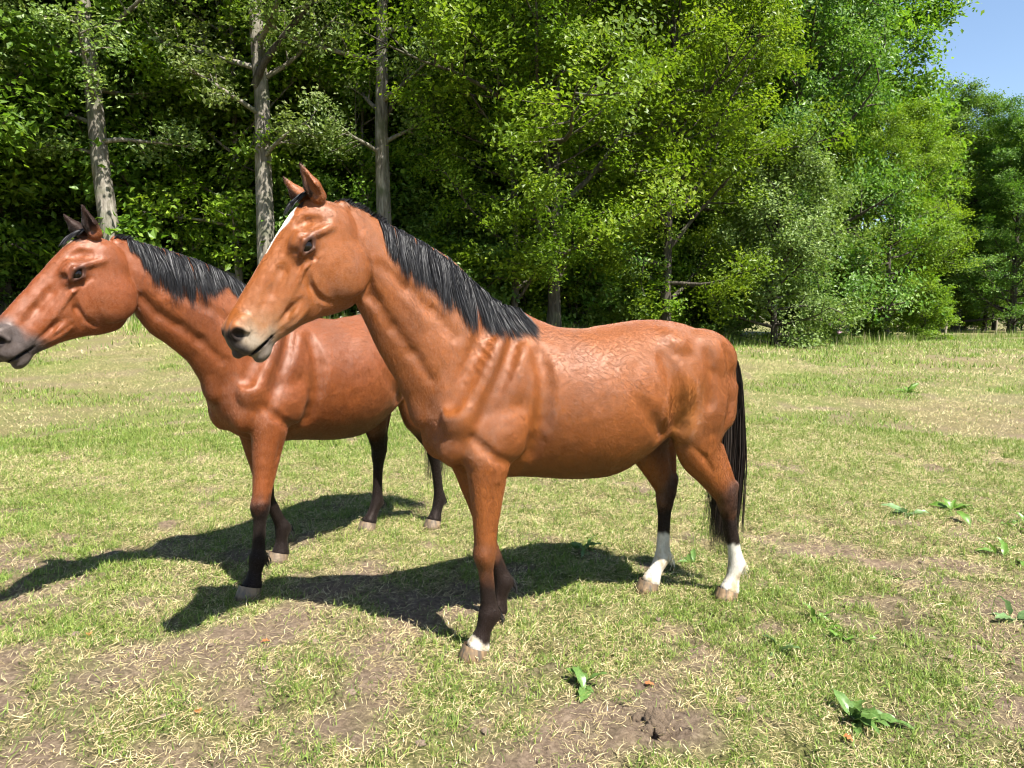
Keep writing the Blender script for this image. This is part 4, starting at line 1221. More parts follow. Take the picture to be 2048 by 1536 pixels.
def coat_hair(V, Q, nrm, col, gl, F, prm, mats, root):
    """short lying coat hair as real hair curves over the whole body"""
    r = np.random.default_rng(prm['fur_seed'])
    a, b, c, d = (V[Q[:, k]] for k in range(4))
    area = np.linalg.norm(np.cross(c - a, d - b), axis=1)
    n = prm['fur_n']
    f = np.searchsorted(np.cumsum(area) / area.sum(), r.random(n))
    f = np.clip(f, 0, len(Q) - 1)
    u, v = r.random((2, n, 1))
    W = np.stack([(1 - u) * (1 - v), u * (1 - v), u * v, (1 - u) * v], 1)
    P = (V[Q[f]] * W).sum(1); N = (nrm[Q[f]] * W).sum(1); C = (col[Q[f]] * W).sum(1); G = gl[Q[f[:]]].mean(1)
    N /= np.linalg.norm(N, axis=1, keepdims=True) + 1e-9
    x, y, z = P.T
    hd = P[:, [0, 2]] - F.O
    t = (hd @ F.Tv) / F.hs; uu = (hd @ F.Uv) / F.hs
    head = (t > -.04) & (uu > -.33) & (x > F.O[0] - .14)
    fl = np.tile(np.array([-.75, 0, -.65]), (n, 1))
    leg = smoothstep(.95, .75, z)[:, None]
    fl = fl * (1 - leg) + np.array([-.12, 0, -1.0]) * leg
    nk = (smoothstep(.0, .25, x) * smoothstep(1.0, 1.2, z))[:, None]
    fl = fl * (1 - nk) + np.array([-.35, 0, -.95]) * nk
    fl[head] = np.array([F.Tv[0] * -.4 - F.Uv[0] * .8, 0, F.Tv[1] * -.4 - F.Uv[1] * .8])
    flank = np.exp(-(((x + .93) / .14) ** 2 + ((z - 1.05) / .22) ** 2))[:, None]
    fl = fl * (1 - flank) + np.array([.5, 0, .8]) * flank
    g = lambda s: np.stack([fbm3(x * 7, y * 7, z * 7, 2, s + k) - .5 for k in range(3)], 1)
    fl = fl + g(300) * .10 + r.normal(size=(n, 3)) * .10
    fl -= (fl * N).sum(1, keepdims=True) * N
    fl /= np.linalg.norm(fl, axis=1, keepdims=True) + 1e-9
    L = (r.uniform(.006, .012, n) * np.where(head, .6, 1.0) * np.where(z < .5, .75, 1.0))[:, None]
    # longer guard hair along the belly and under the jaw
    L = L * (1 + 1.1 * (smoothstep(.86, .76, z) * (z > .66) * (x < -.1) * (x > -.95))[:, None])
    lift = r.uniform(.12, .26, (n, 1))
    bad = head & ((t > .60) | ((np.abs(uu - .004) < .034) & (np.abs(t - .216) < .05)))
    p0 = P - N * .0008; p1 = P + fl * L * .55 + N * L * lift * .62; p2 = P + fl * L + N * L * lift * .75
    pts = np.stack([p0, p1, p2], 1)[~bad]; C = C[~bad]
    n = len(pts)
    pts = bend_xy(pts.reshape(-1, 3), *prm['bend'])
    cu = bpy.data.hair_curves.new("coat_hair")
    cu.add_curves([3] * n)
    cu.attributes["position"].data.foreach_set("vector", np.ascontiguousarray(pts, dtype=np.float32).ravel()) if "position" in cu.attributes else cu.points.foreach_set("position", pts.astype(np.float32).ravel())
    ra = cu.attributes.get("radius") or cu.attributes.new("radius", 'FLOAT', 'POINT')
    w = r.uniform(.00030, .00055, (n, 1)) * np.array([[1.0, .8, .15]])
    ra.data.foreach_set("value", w.astype(np.float32).ravel())
    ca = cu.attributes.new("coat", 'FLOAT_COLOR', 'CURVE')
    jit = r.uniform(.75, 1.3, (n, 1))
    ca.data.foreach_set("color", np.concatenate([np.clip(C * jit, 0, 1), np.ones((n, 1))], 1).astype(np.float32).ravel())
    ga = cu.attributes.new("gloss", 'FLOAT', 'CURVE')
    ga.data.foreach_set("value", G[~bad].astype(np.float32))
    cu.materials.append(mats['fur'])
    o = bpy.data.objects.new("coat_hair", cu)
    o.parent = root
    COL.objects.link(o)

def fur_material():
    m = NT("coat hair")
    a = m.attr("coat")
    m.l(a.outputs["Color"], m.b.inputs["Base Color"])
    m.b.inputs["Roughness"].default_value = .38
    g = m.attr("gloss")
    m.l(m.math('MULTIPLY', g.outputs["Fac"], .80), m.b.inputs["Specular IOR Level"])
    m.b.inputs["Specular Tint"].default_value = (1, .86, .80, 1)
    return m.m

def make_horse(prm, mats):
    F = build_horse_field(prm)
    V, Q = surface_nets(F)
    V = relax(V, Q, 2, .45)
    V = relax(V, Q, 1, .3)
    gx, gz, gy = F.gx, F.gz, F.gy
    # side height field (left side) for laying hair on the body
    ins = F.D < 0
    yidx = np.where(ins, np.arange(len(gy))[None, None, :], -1).max(2)
    side_y = np.where(yidx >= 0, gy[np.clip(yidx, 0, None)], -.05)
    def side_at(x, z):
        fx = np.interp(x, gx, np.arange(len(gx))); fz = np.interp(z, gz, np.arange(len(gz)))
        i = np.clip(fx.astype(int), 0, len(gx) - 2); k = np.clip(fz.astype(int), 0, len(gz) - 2)
        a = fx - i; b = fz - k
        return (side_y[i, k] * (1 - a) * (1 - b) + side_y[i + 1, k] * a * (1 - b) + side_y[i, k + 1] * (1 - a) * b + side_y[i + 1, k + 1] * a * b)
    top_idx = np.where(ins[:, :, :].any(2), np.arange(len(gz))[None, :], -1).max(1)
    def top_at(x): return np.interp(x, gx, gz[np.clip(top_idx, 0, None)])
    col, gl = coat_colours(V, F, prm)
    # skin wrinkles and veins as small real relief
    x, y, z = V.T
    nrm = np.zeros_like(V)
    e1 = V[Q[:, 2]] - V[Q[:, 0]]; e2 = V[Q[:, 3]] - V[Q[:, 1]]
    fn = np.cross(e1, e2)
    for c in range(4):
        for ax in range(3): nrm[:, ax] += np.bincount(Q[:, c], fn[:, ax], len(V))
    nrm /= np.linalg.norm(nrm, axis=1, keepdims=True) + 1e-12
    disp = np.zeros(len(V))
    reg = np.exp(-(((x - .03) / .12) ** 2 + ((z - 1.34) / .14) ** 2)) * (y > .03)
    wv = (x * .80 + z * -.46) * 190 + 2.6 * fbm3(x * 9, y * 9, z * 9, 2, 4)
    disp += reg * prm['wrinkle'] * np.clip(np.sin(wv), -.3, 1) * (fbm3(x * 14, y * 14, z * 14, 2, 8) - .15)
    disp += (fbm3(x * 9, y * 9, z * 9, 3, 21) - .5) * .010 * smoothstep(.7, .95, z) * smoothstep(.55, .4, x)
    disp += (fbm3(x * 26, y * 26, z * 26, 2, 33) - .5) * .0035
    V = V + nrm * disp[:, None]
    mirror_y = lambda P: P
    bend = prm['bend']
    root = empty(prm['name'], prm['loc'], math.radians(prm['yaw']), prm['scale'])
    tag(root, prm['label'], 'horse')
    VB = bend_xy(V, *bend)
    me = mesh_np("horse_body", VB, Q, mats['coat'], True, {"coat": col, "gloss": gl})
    link("body", me, root)
    coat_hair(V, Q, nrm, col, gl, F, prm, mats, root)
    # --- eyes
    for s in (1, -1):
        c = np.array([F.hp(.218, .004, s * .080)])
        n_ = 14
        th = np.linspace(0, math.pi, n_); ph = np.linspace(0, 2 * math.pi, 2 * n_, endpoint=False)
        sv = np.array([[math.sin(a) * math.cos(b), math.sin(a) * math.sin(b), math.cos(a)] for a in th for b in ph]) * .0265 * F.hs
        fq = np.array([[i * 2 * n_ + j, i * 2 * n_ + (j + 1) % (2 * n_), (i + 1) * 2 * n_ + (j + 1) % (2 * n_), (i + 1) * 2 * n_ + j] for i in range(n_ - 1) for j in range(2 * n_)])
        link("eye", mesh_np("horse_eye", bend_xy(sv + c, *bend), fq, mats['eye'], True), root)
    # --- hooves
    for s in (1, -1):
        for key, leg, yy in (('f', prm['fore'][s], s * prm['fy'][s]), ('h', prm['hind'][s], s * prm['hy'][s])):
            C = np.array(leg[3]); Fe = np.array(leg[2])
            zc = C[1] - .006
            rings = []
            nseg = 28
            for f, rr in ((0, 1.0), (.12, 1.035), (.5, 1.11), (1.0, 1.22), (1.0, 1.10)):
                zz = zc * (1 - f) + (-.012) * f
                cx = C[0] + .012 + (zc - zz) * .42
                aa = .056 * rr; bb = .0525 * rr
                ph = np.linspace(0, 2 * math.pi, nseg, endpoint=False)
                px = np.where(np.cos(ph) > 0, np.cos(ph) * aa, np.cos(ph) * aa * .92)
                zt = zz + px * .36 * (1 - f)     # coronet slopes down to the heel
                rings.append(np.stack([cx + px, yy + np.sin(ph) * bb, zt], 1))
            vv = np.concatenate(rings)
            m_ = len(rings)
            fq = np.array([[i * nseg + j, i * nseg + (j + 1) % nseg, (i + 1) * nseg + (j + 1) % nseg, (i + 1) * nseg + j] for i in range(m_ - 1) for j in range(nseg)])[:, ::-1]
            link("hoof", mesh_np("horse_hoof", vv, fq, mats['hoof'][(key, s)], True), root)
            # feather tuft behind the fetlock
            nt = prm.get('feather', 60)
            p0 = np.array([Fe[0] - .040, yy, Fe[1] - .004]) + RNG.normal(size=(nt, 3)) * [.007, .013, .012]
            tt = np.linspace(0, 1, 6)
            ln = RNG.uniform(.03, .065, nt)
            path = p0[:, None, :] + np.stack([-.35 * np.sin(tt * 2.0)[None, :] * ln[:, None], np.zeros((nt, 6)), -tt[None, :] * ln[:, None]], 2)
            vv, fq, tn = ribbons(path, .0035)
            white = ('h', s) in prm['sock'] and key == 'h'
            link("fetlock_hair", mesh_np("fetlock_hair", vv, fq, mats['feather_white' if white else 'hair'], True, {"tone": tn}), root)
    # --- mane
    mn = prm['mane']
    crest = []
    xs = np.linspace(mn['x1'], mn['x0'], 400)
    N = mn['n']
    xr = mn['x0'] + (mn['x1'] - mn['x0']) * RNG.random(N)
    zr = top_at(xr)
    ln = np.interp(xr, mn['lx'], mn['ll']) * RNG.uniform(.62, 1.05, N)
    clump = (np.floor(xr * mn.get('clump', 42))).astype(int)
    cr = np.random.default_rng(11)
    coff = cr.normal(size=4000)[clump + 1500]
    coff2 = cr.normal(size=4000)[clump + 1500]
    ln *= 1 + .16 * coff
    S_ = 9
    tt = np.linspace(0, 1, S_)[None, :]
    lean = np.interp(xr, mn['lx'], mn['lean'])[:, None] + coff2[:, None] * .06 + RNG.normal(size=(N, 1)) * .05
    rise = np.interp(xr, mn['lx'], mn['rise'])[:, None] * RNG.uniform(.4, 1.2, (N, 1))
    px = xr[:, None] + ln[:, None] * tt * lean + .004 * np.sin(tt * 5 + coff[:, None] * 3)
    pz = zr[:, None] + .006 + rise * np.sin(np.clip(tt * 4, 0, math.pi)) - ln[:, None] * tt ** 1.15 * np.sqrt(np.clip(1 - lean ** 2, .1, 1))
    py = side_at(px.ravel(), np.minimum(pz, top_at(px.ravel()).reshape(px.shape) - .004).ravel()).reshape(px.shape)
    lay = RNG.uniform(.002, .016, (N, 1)) * np.clip(tt * 5, 0, 1) + .006 * np.abs(coff[:, None]) * tt
    py = np.maximum.accumulate(np.where(tt < .06, np.minimum(py, .012), py), axis=1) + lay
    py[:, 0] = RNG.uniform(-.026, .006, N)
    path = np.stack([px, py, pz], 2)
    vv, fq, tn = ribbons(path, RNG.uniform(.0012, .0026, N), tones=np.clip(RNG.random(N) * .6 + .10 * np.abs(coff), 0, 1))
    link("mane", mesh_np("mane", bend_xy(vv, *bend), fq, mats['hair'], True, {"tone": tn}), root)
    # upright short hairs of the crest between poll and mane
    N = 700
    xr = RNG.uniform(mn['x1'] - .02, prm['neck'][0][0] + .02, N); zr = top_at(xr)
    ln = RNG.uniform(.012, .030, N)
    tt = np.linspace(0, 1, 5)[None, :]
    yr = RNG.normal(size=(N, 1)) * .008
    path = np.stack([xr[:, None] - .8 * ln[:, None] * tt, yr + .010 * tt ** 2 + 0 * ln[:, None], zr[:, None] - .006 + ln[:, None] * tt * .7], 2)
    vv, fq, tn = ribbons(path, .0035)
    link("crest_hair", mesh_np("crest_hair", bend_xy(vv, *bend), fq, mats['hair'], True, {"tone": tn}), root)
    # forelock
    N = prm['forelock']
    a = RNG.random(N)
    tt = np.linspace(0, 1, 9)[None, :]
    ln = RNG.uniform(.06, .15, N)[:, None]
    yb = RNG.normal(size=(N, 1)) * .018
    tpar = -.02 + RNG.uniform(-.015, .02, (N, 1)) + ln * tt * 1.0
    upar = np.interp(tpar, [-.05, -.02, .03, .09, .16, .3], [.02, .055, .076, .093, .098, .098]) + .012 * np.sin(tt * 3.0) + RNG.uniform(0, .008, (N, 1))
    ypar = yb + prm['forelock_side'] * ln * tt + 0 * tt
    pts = F.O[None, None, :] + (tpar * F.hs)[..., None] * F.Tv + (upar * F.hs)[..., None] * F.Uv
    path = np.stack([pts[..., 0], ypar, pts[..., 1]], 2)
    vv, fq, tn = ribbons(path, .0045)
    link("forelock", mesh_np("forelock", bend_xy(vv, *bend), fq, mats['hair'], True, {"tone": tn}), root)
    # tail
    N = prm['tail_n']
    r = np.sqrt(RNG.random(N)); ph = RNG.random(N) * 2 * math.pi
    start = RNG.random(N) ** 1.3
    dock = np.array([[-1.345, 1.418], [-1.430, 1.385], [-1.482, 1.30], [-1.505, 1.18], [-1.510, 1.05]])
    du = np.linspace(0, 1, len(dock))
    bx = np.interp(start, du, dock[:, 0]); bz = np.interp(start, du, dock[:, 1])
    S_ = 16
    tt = np.linspace(0, 1, S_)[None, :]
    endz = RNG.uniform(prm['tail_end'][0], prm['tail_end'][1], N) + np.abs(RNG.normal(size=N)) * .06
    ln = (bz - endz)[:, None]
    spread = np.interp(tt, [0, .10, .5, 1], [.016, .036, .050, .042])
    out = np.interp(tt, [0, .06, .2, .55, 1], [0, .030, .050, .052, .035])
    ox = prm.get('tail_sway', (0, 0))
    cl = np.floor(ph * 3).astype(int) * 7 + np.floor(r * 3).astype(int)
    c1 = cr.normal(size=400)[cl]; c2 = cr.normal(size=400)[cl + 100]
    path = np.stack([
        bx[:, None] - out * (1 - start[:, None] * .6) + r[:, None] * np.cos(ph)[:, None] * spread - .03 * np.clip(1 - start[:, None], 0, 1) * np.clip(tt * 3, 0, 1) + ox[0] * tt ** 2 + c1[:, None] * .012 * tt ** 2,
        r[:, None] * np.sin(ph)[:, None] * spread * 1.15 + ox[1] * tt ** 2 + c2[:, None] * .022 * tt ** 2 + .004 * np.sin(tt * 9 + ph[:, None]),
        bz[:, None] - ln * tt], 2)
    vv, fq, tn = ribbons(path, RNG.uniform(.0018, .0036, N))
    link("tail", mesh_np("tail", vv, fq, mats['tail'], True, {"tone": tn}), root)
    return root
M_EYE = NT("horse eye"); M_EYE.b.inputs["Base Color"].default_value = (.006, .004, .003, 1); M_EYE.b.inputs["Roughness"].default_value = .12; M_EYE.b.inputs["Specular IOR Level"].default_value = .35
M_COAT = coat_material("bay coat")
M_HAIR = hair_material("black mane hair", (.0045, .0045, .0052), (.021, .020, .022))
M_TAIL = hair_material("black tail hair", (.0045, .004, .004), (.030, .020, .015), .45)
M_FEATH = hair_material("off white fetlock hair", (.45, .38, .26), (.68, .62, .52), .6)
M_HOOF_A = hoof_material("striped horn", (.030, .024, .020), (.150, .090, .042), (.30, .190, .095))
M_HOOF_B = hoof_material("brown horn", (.035, .026, .020), (.105, .070, .040), (.19, .125, .070))
mats1 = dict(fur=fur_material(), coat=M_COAT, eye=M_EYE.m, hair=M_HAIR, tail=M_TAIL, feather_white=M_FEATH, hoof={('f', 1): M_HOOF_A, ('f', -1): M_HOOF_B, ('h', 1): M_HOOF_A, ('h', -1): M_HOOF_A})
mats2 = dict(mats1, hoof={k: M_HOOF_B for k in mats1['hoof']})

HORSE_FRONT = dict(
    name="bay_horse", label="bay horse with white blaze and white hind socks, nearest the camera",
    loc=(-.14, 3.22, 0), yaw=-154.2, scale=1.0, bend=(.15, .60, math.radians(14)),
    fur_n=460000, fur_seed=1, coat=(.188, .054, .0076), coat_dark=(.075, .021, .006),
    neck=[(.655, 1.962, .605, 1.66, .056), (.57, 1.953, .585, 1.585, .072), (.458, 1.902, .533, 1.478, .078), (.307, 1.838, .480, 1.365, .084), (.152, 1.757, .415, 1.25, .096),
          (.025, 1.655, .355, 1.14, .118), (-.085, 1.565, .275, 1.03, .140), (-.17, 1.53, .17, .95, .15)],
    head_o=(.70, 1.95), head_tilt=57.4, head_s=1.0,
    ear={1: ((.015, .050, .050), (.005, .095, .066), (-.040, .178, .060)), -1: ((.015, .050, .050), (.02, .095, .066), (.0, .172, .058))},
    ear_open={1: (.030, .0, .018), -1: (.030, .0, .020)}, ear_dark=(.135, .185),
    fore={1: ((.035, .905), (.056, .455), (.036, .188), (.088, .055)), -1: ((.02, .905), (-.090, .455), (-.185, .188), (-.150, .055))}, fy={1: .165, -1: .155},
    hind={1: ((-1.07, .925), (-1.338, .560), (-1.425, .185), (-1.385, .054)), -1: ((-1.00, .915), (-1.165, .555), (-1.155, .175), (-1.080, .054))}, hy={1: .145, -1: .140},
    point_f=(.00, .14), point_h=(-.04, .20), blk_max=.97, blk_f=(-.18, .0), blk_h=(-.14, .04),
    sock={('h', 1): (.30, .06), ('h', -1): (.31, .06), ('f', 1): (.085, .03)},
    face='blaze', wrinkle=.0034, feather=60, forelock=140, forelock_side=-.10,
    mane=dict(x0=-.17, x1=.47, n=7500, lx=[-.18, -.10, 0, .15, .30, .40, .47], ll=[.12, .18, .24, .26, .24, .19, .10], lean=[-.60, -.38, -.20, -.10, -.08, -.08, -.10], rise=[.012, .012, .010, .010, .010, .008, .004]),
    tail_n=2600, tail_end=(.15, .32), tail_sway=(.0, -.03))
HORSE_BACK = dict(HORSE_FRONT,
    label="bay horse with dark muzzle and dark ears, standing behind, head at left edge",
    loc=(-1.42, 4.0, 0), yaw=-124.0, scale=1.03, bend=(.15, .60, math.radians(-4)),
    fur_n=250000, fur_seed=2, coat=(.142, .037, .0066), coat_dark=(.055, .014, .0045),
    neck=[(.745, 1.828, .700, 1.555, .056), (.66, 1.812, .665, 1.475, .072), (.555, 1.792, .600, 1.385, .078), (.43, 1.762, .520, 1.325, .085), (.30, 1.725, .43, 1.245, .097),
          (.12, 1.650, .355, 1.14, .118), (-.04, 1.570, .275, 1.03, .140), (-.17, 1.53, .17, .95, .15)],
    head_o=(.80, 1.80), head_tilt=49.5, head_s=.97,
    ear={1: ((.010, .050, .050), (-.002, .095, .068), (-.045, .170, .070)), -1: ((.010, .050, .050), (.01, .095, .068), (-.005, .168, .072))},
    ear_dark=(.045, .085),
    fore={1: ((.060, .905), (.140, .455), (.165, .188), (.205, .055)), -1: ((-.04, .905), (-.120, .455), (-.245, .195), (-.225, .055))}, fy={1: .150, -1: .170},
    hind={1: ((-1.03, .925), (-1.275, .560), (-1.330, .185), (-1.275, .054)), -1: ((-.99, .915), (-1.085, .555), (-1.06, .175), (-.985, .054))}, hy={1: .150, -1: .190},
    point_f=(.0, .12), point_h=(.10, .30), blk_tone=1.1, blk_max=.985, blk_f=(-.02, .09), blk_h=(.02, .20), sock={}, face='dark', wrinkle=.003, forelock=220, forelock_side=-.05,
    mane=dict(x0=-.12, x1=.70, n=6000, lx=[-.13, 0, .15, .22, .30, .45, .60, .70], ll=[.13, .17, .21, .08, .19, .23, .19, .09], lean=[-.3, -.2, -.12, -.1, -.1, -.1, -.12, -.15], rise=[.012, .012, .014, .010, .010, .010, .010, .004]),
    tail_n=500)
horse_front = make_horse(HORSE_FRONT, mats1)
horse_back = make_horse(HORSE_BACK, mats2)
# ---------------------------------------------------------------- weeds, stones, posts and other small things
def gpt(px, py):
    """ground point seen at picture position (px, py), near field"""
    th = math.atan(133.0 / 1420.0)
    dx = (px - 1024) / 1420.0; dz = (768 - py) / 1420.0
    d = np.array([dx, math.cos(th) + dz * math.sin(th), -math.sin(th) + dz * math.cos(th)])
    t = .0
    h = 0.0
    for _ in range(6):
        t = (h - CAM_H) / d[2]
        h = float(ground_h(np.array([d[0] * t]), np.array([d[1] * t]))[0])
    return d[0] * t, d[1] * t, h

def weed_material(name, c0, c1):
    m = NT(name)
    tc = m.n("ShaderNodeTexCoord")
    n = m.noise(30, 3, .6, tc.outputs["Object"])
    c = m.ramp(n, [(.3, c0), (.7, c1)]).outputs[0]
    m.l(c, m.b.inputs["Base Color"])
    m.b.inputs["Roughness"].default_value = .4
    m.b.inputs["Specular IOR Level"].default_value = .45
    tr = m.n("ShaderNodeBsdfTranslucent"); m.l(c, tr.inputs[0])
    mx = m.n("ShaderNodeMixShader"); mx.inputs[0].default_value = .3
    m.l(m.b.outputs[0], mx.inputs[1]); m.l(tr.outputs[0], mx.inputs[2]); m.l(mx.outputs[0], m.out.inputs[0])
    return m.m
M_DOCK = weed_material("dock leaf", (.060, .135, .028), (.150, .240, .060))
M_NETTLE = weed_material("weed leaf", (.060, .140, .016), (.150, .255, .036))
M_GREY = weed_material("grey green leaf", (.085, .165, .055), (.175, .265, .100))

def broad_leaf(L, W, rise_a, curl, waves, seed):
    """a dock leaf as a curved, wavy blade with a folded midrib; grows along +x from the origin"""
    r = np.random.default_rng(seed)
    n, k = 11, 5
    u = np.linspace(0, 1, n)
    prof = np.where(u < .16, .10 + u * .4, np.sin(np.pi * np.clip((u - .10) / .90, 0, 1) ** .75) ** .8) * W / 2
    prof = np.maximum(prof, .002)
    ang = rise_a - curl * u
    x = np.concatenate([[0], np.cumsum(np.cos(ang[1:]) * L / (n - 1))]); z = np.concatenate([[0], np.cumsum(np.sin(ang[1:]) * L / (n - 1))])
    V = []
    ph = r.random() * 6
    for i in range(n):
        for j in range(k):
            v = (j / (k - 1)) * 2 - 1
            edge = abs(v)
            V.append((x[i] - math.sin(ang[i]) * edge * prof[i] * .35, v * prof[i] * (1 + .10 * math.sin(u[i] * 21 + ph + v)), z[i] + math.cos(ang[i]) * edge * prof[i] * .35 + waves * edge * math.sin(u[i] * 19 + ph + 2 * v)))
    Q = [(i * k + j, i * k + j + 1, (i + 1) * k + j + 1, (i + 1) * k + j) for i in range(n - 1) for j in range(k - 1)]
    return np.array(V), np.array(Q)
LEAFKITS = {}
for nm, mat in (("dock_leaf", M_DOCK), ("weed_leaf", M_NETTLE), ("grey_leaf", M_GREY)):
    LEAFKITS[nm] = [mesh_np(nm, *broad_leaf(1.0, w, ra, cu, .03, q), mat, True) for q, (w, ra, cu) in enumerate(((.30, .75, 1.1), (.27, .50, .9), (.34, .38, .8), (.25, 1.0, 1.3)))]

def weed(name, label, px, py, n, L, kit="dock_leaf", seed=0, group="broad leaved weeds in the meadow"):
    x, y, h = gpt(px, py)
    r = np.random.default_rng(900 + seed)
    o = empty(name, (x, y, h - .004), r.random() * 6.28)
    tag(o, label, "plant", group)
    for q in range(n):
        c = link("leaf", LEAFKITS[kit][r.integers(0, 4)], o)
        s = L * r.uniform(.35, 1.05)
        c.scale = (s, s * r.uniform(.85, 1.25), s)
        c.rotation_euler = (r.normal() * .35, r.normal() * .38, 6.28 * r.random())
        c.location = (r.normal() * .012, r.normal() * .012, .0) if 'dock' in name else (r.normal() * L * .45, r.normal() * L * .45, .0)
    return o
weed("dock_plant", "big dock rosette with long leaves in the lower right foreground", 1712, 1440, 16, 0.210, seed=1)
weed("dock_plant", "small dock tuft below the nearest horse's belly, in the foreground", 1168, 1375, 12, 0.150, seed=2)
weed("dock_plant", "dock plant in the belly shadow of the nearest horse", 1170, 1100, 13, 0.188, seed=3)
weed("dock_plant", "dock tuft behind the near hind hoof of the nearest horse", 1385, 1140, 9, 0.138, seed=4)
weed("dock_plant", "single low dock with one long grey green leaf, right of the foreground middle", 1560, 1300, 6, 0.163, "grey_leaf", seed=5)
weed("weed_clump", "bright weed clump straight right of the near hind hoof", 1640, 1240, 24, 0.094, "weed_leaf", seed=6)
weed("weed_clump", "weed clump just below and right of the bright clump", 1690, 1275, 19, 0.084, "weed_leaf", seed=7)
weed("dock_plant", "grey green dock in the sun beyond the tail, right half", 1815, 1030, 10, 0.188, "grey_leaf", seed=8)
weed("dock_plant", "dark dock right of the grey green one, farther back", 1905, 1020, 12, 0.188, "weed_leaf", seed=9)
weed("weed_clump", "broad leafy weed patch cut by the right edge, upper one", 2015, 1052, 28, 0.178, "weed_leaf", seed=10)
weed("weed_clump", "leafy weed patch below the upper one at the right edge", 2030, 1110, 25, 0.150, "weed_leaf", seed=11)
weed("dock_plant", "grey green dock at the right edge at mid foreground height", 2028, 1240, 12, 0.188, "grey_leaf", seed=12)
weed("dock_plant", "lone far weed in the straw coloured middle meadow on the right", 1818, 785, 12, 0.280, "weed_leaf", seed=16)
weed("weed_clump", "weed clump between the foreground rosette and the right edge", 1800, 1165, 16, 0.104, "weed_leaf", seed=17)

# dried dung, fallen leaves, sticks
def lump_mesh(name, mat, seed, n=14, amp=.35):
    r = np.random.default_rng(seed)
    th = np.linspace(0.02, math.pi - .02, n); ph = np.linspace(0, 2 * math.pi, 2 * n, endpoint=False)
    V = np.array([[math.sin(a) * math.cos(b), math.sin(a) * math.sin(b), math.cos(a)] for a in th for b in ph])
    V = V * (1 + amp * (fbm3(V[:, 0] * 2.2 + seed, V[:, 1] * 2.2 + 7, V[:, 2] * 2.2 + 3, 3, seed) - .5) * 2)[:, None]
    Q = np.array([[i * 2 * n + j, (i + 1) * 2 * n + j, (i + 1) * 2 * n + (j + 1) % (2 * n), i * 2 * n + (j + 1) % (2 * n)] for i in range(n - 1) for j in range(2 * n)])
    return mesh_np(name, V, Q, mat, True)
def rough_mat(name, c0, c1, sc=40, bump=.02):
    m = NT(name)
    tc = m.n("ShaderNodeTexCoord")
    n = m.noise(sc, 5, .7, tc.outputs["Object"])
    m.l(m.ramp(n, [(.3, c0), (.7, c1)]).outputs[0], m.b.inputs["Base Color"])
    m.b.inputs["Roughness"].default_value = .95
    b = m.n("ShaderNodeBump"); b.inputs["Strength"].default_value = .7; b.inputs["Distance"].default_value = bump
    m.l(n, b.inputs["Height"]); m.l(b.outputs[0], m.b.inputs["Normal"])
    return m.m
M_DUNG = rough_mat("dried dung", (.050, .033, .020), (.170, .120, .075), 5)
M_CLOD = rough_mat("earth clod", (.110, .077, .052), (.270, .200, .140), 4)
x, y, h = gpt(1312, 1465)
dung = empty("dung_pile", (x, y, h), 0)
tag(dung, "crumbling dark brown dung pile at the bottom, right of centre", "dung")
rr = np.random.default_rng(31)
for q in range(16):
    c = link("dropping", lump_mesh("dropping", M_DUNG, 40 + q % 5) if q < 5 else dung.children[q % 5].data, dung)
    a = rr.random() * 6.28; d = abs(rr.normal()) * .045
    s = rr.uniform(.013, .026)
    c.scale = (s * 1.25, s, s * .8); c.location = (math.cos(a) * d * 1.25, math.sin(a) * d, .010 + max(0, .030 - d * .35)); c.rotation_euler = (rr.random(), rr.random(), rr.random() * 6)
CLODS = [lump_mesh("earth_clod", M_CLOD, 60 + q, 9, .5) for q in range(5)]
k = 0
for px, py in ((1540, 1128), (1565, 1150), (1500, 1140), (1390, 1250), (1430, 1262), (1905, 1280), (1960, 1300), (1890, 1300), (1820, 1110), (1850, 1125), (1520, 1400), (1500, 1420), (1560, 1380), (130, 1270), (260, 1300), (90, 1360),
               (330, 1440), (210, 1450), (420, 1300), (60, 1190), (560, 1330), (700, 1400), (640, 1290), (820, 1470), (960, 1440), (1020, 1370), (1220, 1300), (1330, 1240), (1780, 1480), (1930, 1400)):
    x, y, h = gpt(px, py)
    for q in range(1):
        c = link("earth_clod", CLODS[k % 5]); k += 1
        s = rr.uniform(.008, .019)
        c.scale = (s * 1.3, s, s * .7)
        c.location = (x + rr.normal() * .035, y + rr.normal() * .05, h + s * .15); c.rotation_euler = (0, 0, rr.random() * 6)
        tag(c, "small crumb of dry earth lying on the bare soil", "clod", "earth clods on the trodden soil")
M_DRYLEAF = weed_material("dry leaf", (.30, .10, .035), (.48, .21, .08))
for px, py, lab in ((398, 1432, "orange dry leaf on bare soil, lower left"), (178, 1275, "tan dry leaf at the left, on bare soil"), (1288, 1372, "orange dry leaf near the small dock tuft"), (1683, 1475, "reddish dry leaf under the big dock rosette"), (522, 1288, "pale yellow leaf on the soil below the shadow tip")):
    x, y, h = gpt(px, py)
    V, Q = broad_leaf(.042, .026, .25, .6, .003, px)
    c = link("dry_leaf", mesh_np("dry_leaf", V, Q, M_DRYLEAF, True))
    c.location = (x, y, h + .010); c.rotation_euler = (0, 0, px)
    tag(c, lab, "leaf")
M_STICK = rough_mat("pale dry wood", (.20, .145, .085), (.46, .37, .25), 60)
def stick(px, py, L, rad, az, lab, seed):
    x, y, h = gpt(px, py)
    r = np.random.default_rng(seed)
    P = wob_path(r, (0, 0, 0), (1, 0, .02), L, 7, 0, .10)
    P[:, 2] = np.abs(P[:, 2]) * .3
    V, Q = tubes([P], [np.linspace(rad, rad * .5, 7)], [6])
    c = link("stick", mesh_np("stick", V, Q, M_STICK, True))
    c.location = (x, y, h + rad + .004); c.rotation_euler = (0, 0, az)
    tag(c, lab, "stick")
